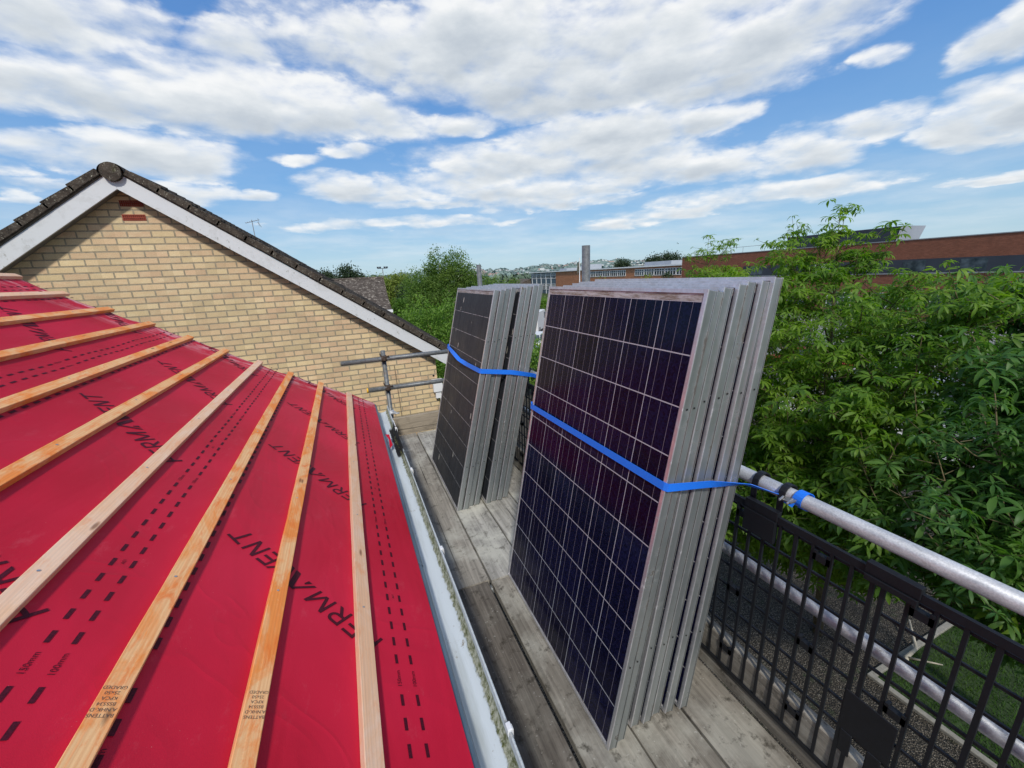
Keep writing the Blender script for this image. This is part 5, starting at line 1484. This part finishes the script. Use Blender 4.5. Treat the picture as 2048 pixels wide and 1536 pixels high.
elw = k.math('ADD', el, k.math('MULTIPLY', k.math('MULTIPLY', k.math('SUBTRACT', w1s[1], .5), 5.5), elf))
v = k.comb(azw, elw, 0)
CL = [(-20.7, 22.5, 8.3, 2.3, 1), (-20.1, 17.7, 8.8, 2.2, 1.1), (-9.9, 18.7, 13.3, 2.9, 1.1), (1.7, 18.6, 11.9, 2.8, 1.1), (-14.9, 13.1, 7.7, 1.9, 1.05), (-22.7, 12.6, 4.5, 1.4, 0.7), (-15.6, 9.8, 4.9, 1.3, 0.85), (4.9, 24.6, 11.9, 3.2, 0.9), (19.3, 25.2, 15.2, 5.0, 1.15), (37.5, 23.3, 18.0, 5.2, 1.2), (51.2, 21.5, 12.3, 2.9, 1.1), (28.1, 20.6, 14.3, 2.1, 1.0), (46.3, 18.3, 10.2, 1.8, 0.95), (-6.9, 22.5, 5.0, 1.8, 0.8), (17.1, 18.1, 5.3, 1.3, 1.0), (35.1, 15.6, 13.6, 2.8, 1.15), (22.2, 13.6, 12.6, 2.2, 1.0), (45.0, 15.5, 6.4, 1.7, 1.05), (47.4, 10.7, 5.8, 1.8, 0.9), (37.2, 12.2, 11.9, 2.2, 0.9), (2.0, 10.7, 5.4, 1.3, 0.95), (13.0, 11.1, 10.0, 1.6, 0.8), (25.3, 10.1, 16.5, 1.6, 0.85), (55.6, 10.7, 4.5, 2.0, 0.85), (61.8, 12.0, 4.1, 1.1, 0.9), (67.9, 11.0, 3.7, 2.0, 1.1), (71.1, 11.0, 2.4, 2.2, 1.1), (68.1, 16.1, 3.2, 1.2, 0.85), (70.1, 16.5, 2.2, 1.8, 1.0), (59.9, 19.8, 2.2, 0.7, 0.6), (60.2, 17.5, 1.9, 0.7, 0.6), (37.4, 5.7, 5.6, 0.8, 0.75), (42.8, 6.4, 7.5, 0.8, 0.75), (54.2, 7.3, 12.8, 1.2, 0.8), (70.1, 6.1, 3.2, 0.4, 0.8), (4.4, 6.9, 12.5, 0.7, 0.7), (18.5, 7.1, 7.9, 0.6, 0.6), (-7.7, 9.8, 2.9, 0.5, 0.6), (-25.4, 11.1, 2.3, 0.9, 0.6), (-2.4, 13.5, 2.6, 0.7, 0.6), (2.7, 14.8, 3.4, 0.8, 0.6), (29.1, 8.7, 12.7, 0.8, 0.7), (13.5, 9.4, 8.9, 0.7, 0.7), (-23.9, 9.9, 2.8, 0.7, 0.55), (-25.7, 8.5, 1.5, 0.6, 0.55)]
acc = None; top = None
for (a, e, ra, re, s_) in CL:
    ra *= 1.1; re *= 1.22
    q = k.vm('MULTIPLY_ADD', v, (1/ra, 1/re, 1), (-a/ra, -e/re, 0))
    d = k.vm('DOT_PRODUCT', q, q)
    f = k.math('MULTIPLY_ADD', d, -s_, s_*1.08)
    # vertical position inside the cloud weighted by its presence
    acc = f if acc is None else k.math('MAXIMUM', acc, f)
    u = k.math('MULTIPLY', k.math('MAXIMUM', f, 0.), k.sep(q)[1])
    top = u if top is None else k.math('ADD', top, u)
# the rest of the sky (behind and beside the viewer)
gen = k.math('MULTIPLY', k.math('SUBTRACT', k.noise(pl, .55, 6, .6), .47), 6.)
ou = k.math('MAXIMUM', k.mr(az, -34, -46), k.math('MAXIMUM', k.mr(az, 80, 92), k.mr(el, 30, 36)))
dens = k.math('ADD', k.math('MULTIPLY', acc, k.math('SUBTRACT', 1., ou)), k.math('MULTIPLY', gen, ou))
pv = k.comb(k.math('MULTIPLY', az, .085), k.math('MULTIPLY', el, .19), 3.)
fb = k.math('ADD', k.math('MULTIPLY', k.noise(pl, 2.3, 8, .54, .1), .4), k.math('MULTIPLY', k.noise(pv, 1.7, 9, .54, .15), .6)); fb2 = k.noise(pv, 5.5, 7, .6, .1)
dens = k.math('ADD', dens, k.math('MULTIPLY', k.math('SUBTRACT', fb, .5), 2.7))
dens = k.math('ADD', dens, k.math('MULTIPLY', k.math('SUBTRACT', fb2, .5), .6))
pw = k.vm('ADD', pv, k.vm('SCALE', k.vm('SUBTRACT', k.noise(pv, 6., 4, .55, 0, True), (.5, .5, .5)), scale=.16))
vb = k.vor(pw, 4.6, 'Distance', 'SMOOTH_F1')
billow = k.math('MULTIPLY', k.math('SUBTRACT', .40, vb), .70)
dens = k.math('ADD', dens, k.math('MULTIPLY', billow, k.mr(el, 1, 9, .4, 1)))
def sstep(v_, a_, b_):
    nd = k.n('ShaderNodeMapRange', interpolation_type='SMOOTHSTEP'); k.set(nd.inputs[0], v_)
    for i, q in enumerate((a_, b_, 0, 1)): nd.inputs[i+1].default_value = q
    return nd.outputs[0]
soft = sstep(dens, -.2, 1.1); hard = sstep(dens, .02, .55)
# cloud shade: bright rims and tops, grey thick bases
pl2 = k.vm('ADD', pl, k.vm('SCALE', k.vm('NORMALIZE', k.comb(x, y, 0)), scale=-.16))
fb_up = k.math('ADD', k.math('MULTIPLY', k.noise(pl2, 2.3, 5, .5, .1), .4), k.math('MULTIPLY', k.noise(k.vm('ADD', pv, (0, .13, 0)), 1.7, 5, .5, .15), .6))
relief = k.math('MULTIPLY', k.math('SUBTRACT', fb, fb_up), 2.6)
tt = k.mr(relief, .0, .35, 0, 1)
mask = k.math('ADD', k.math('MULTIPLY', hard, tt), k.math('MULTIPLY', soft, k.math('SUBTRACT', 1., tt)))
haze = k.math('MULTIPLY', k.mr(k.noise(pl, .9, 5, .6), .4, .7), k.math('MULTIPLY', k.mr(el, .5, 4, 0, 1), k.mr(el, 5, 14, .36, .04)))
mask = k.math('MAXIMUM', k.math('MULTIPLY', mask, k.mr(el, .8, 3.5, 0, .97)), haze)
thick = k.mr(dens, .5, 1.7, 0, 1)
sh = k.math('SUBTRACT', .97, k.math('MULTIPLY', thick, .38))
sh = k.math('ADD', sh, k.math('MULTIPLY', relief, .38)); sh = k.math('ADD', sh, k.math('MULTIPLY', billow, .28))
sh = k.math('ADD', sh, k.math('MULTIPLY', k.mr(top, -1.2, 1.2, -1, 1), .30))
sh = k.math('MINIMUM', k.math('MAXIMUM', sh, .42), 1.06)
ccol = k.ramp(k.mr(sh, .42, 1.0), [(0, (.42, .48, .56)), (.45, (.60, .655, .71)), (.75, (.77, .81, .84)), (1, (.95, .96, .96))])
grad = k.ramp(k.mr(el, -2, 38), [(0, (.48, .67, .78)), (.10, (.41, .63, .80)), (.33, (.19, .43, .79)), (.62, (.10, .29, .69)), (1, (.06, .20, .55))])
grad = k.vm('SCALE', grad, scale=1/.12)
b1 = k.n('ShaderNodeBackground'); k.set(b1.inputs[0], k.mix(.8, sky.outputs[0], grad)); b1.inputs[1].default_value = .12
b2 = k.n('ShaderNodeBackground'); k.set(b2.inputs[0], ccol); b2.inputs[1].default_value = 1.0
ms = k.n('ShaderNodeMixShader'); k.set(ms.inputs[0], mask); nt.links.new(b1.outputs[0], ms.inputs[1]); nt.links.new(b2.outputs[0], ms.inputs[2])
ow = k.n('ShaderNodeOutputWorld'); nt.links.new(ms.outputs[0], ow.inputs[0])
W.cycles.sampling_method = 'MANUAL'; W.cycles.sample_map_resolution = 512

sl = bpy.data.lights.new('sun', 'SUN'); sl.energy = 3.1; sl.angle = radians(5.0); sl.color = (1, .95, .87)
so = bpy.data.objects.new('sun', sl); COL.objects.link(so)
sv = Vector((sin(radians(SUN_AZ))*cos(radians(SUN_EL)), cos(radians(SUN_AZ))*cos(radians(SUN_EL)), sin(radians(SUN_EL))))
so.rotation_euler = sv.to_track_quat('Z', 'Y').to_euler()

SC.view_settings.view_transform = 'Standard'; SC.view_settings.look = 'None'; SC.view_settings.exposure = 0
SC.render.engine = 'CYCLES'
SC.cycles.max_bounces = 6; SC.cycles.transparent_max_bounces = 4
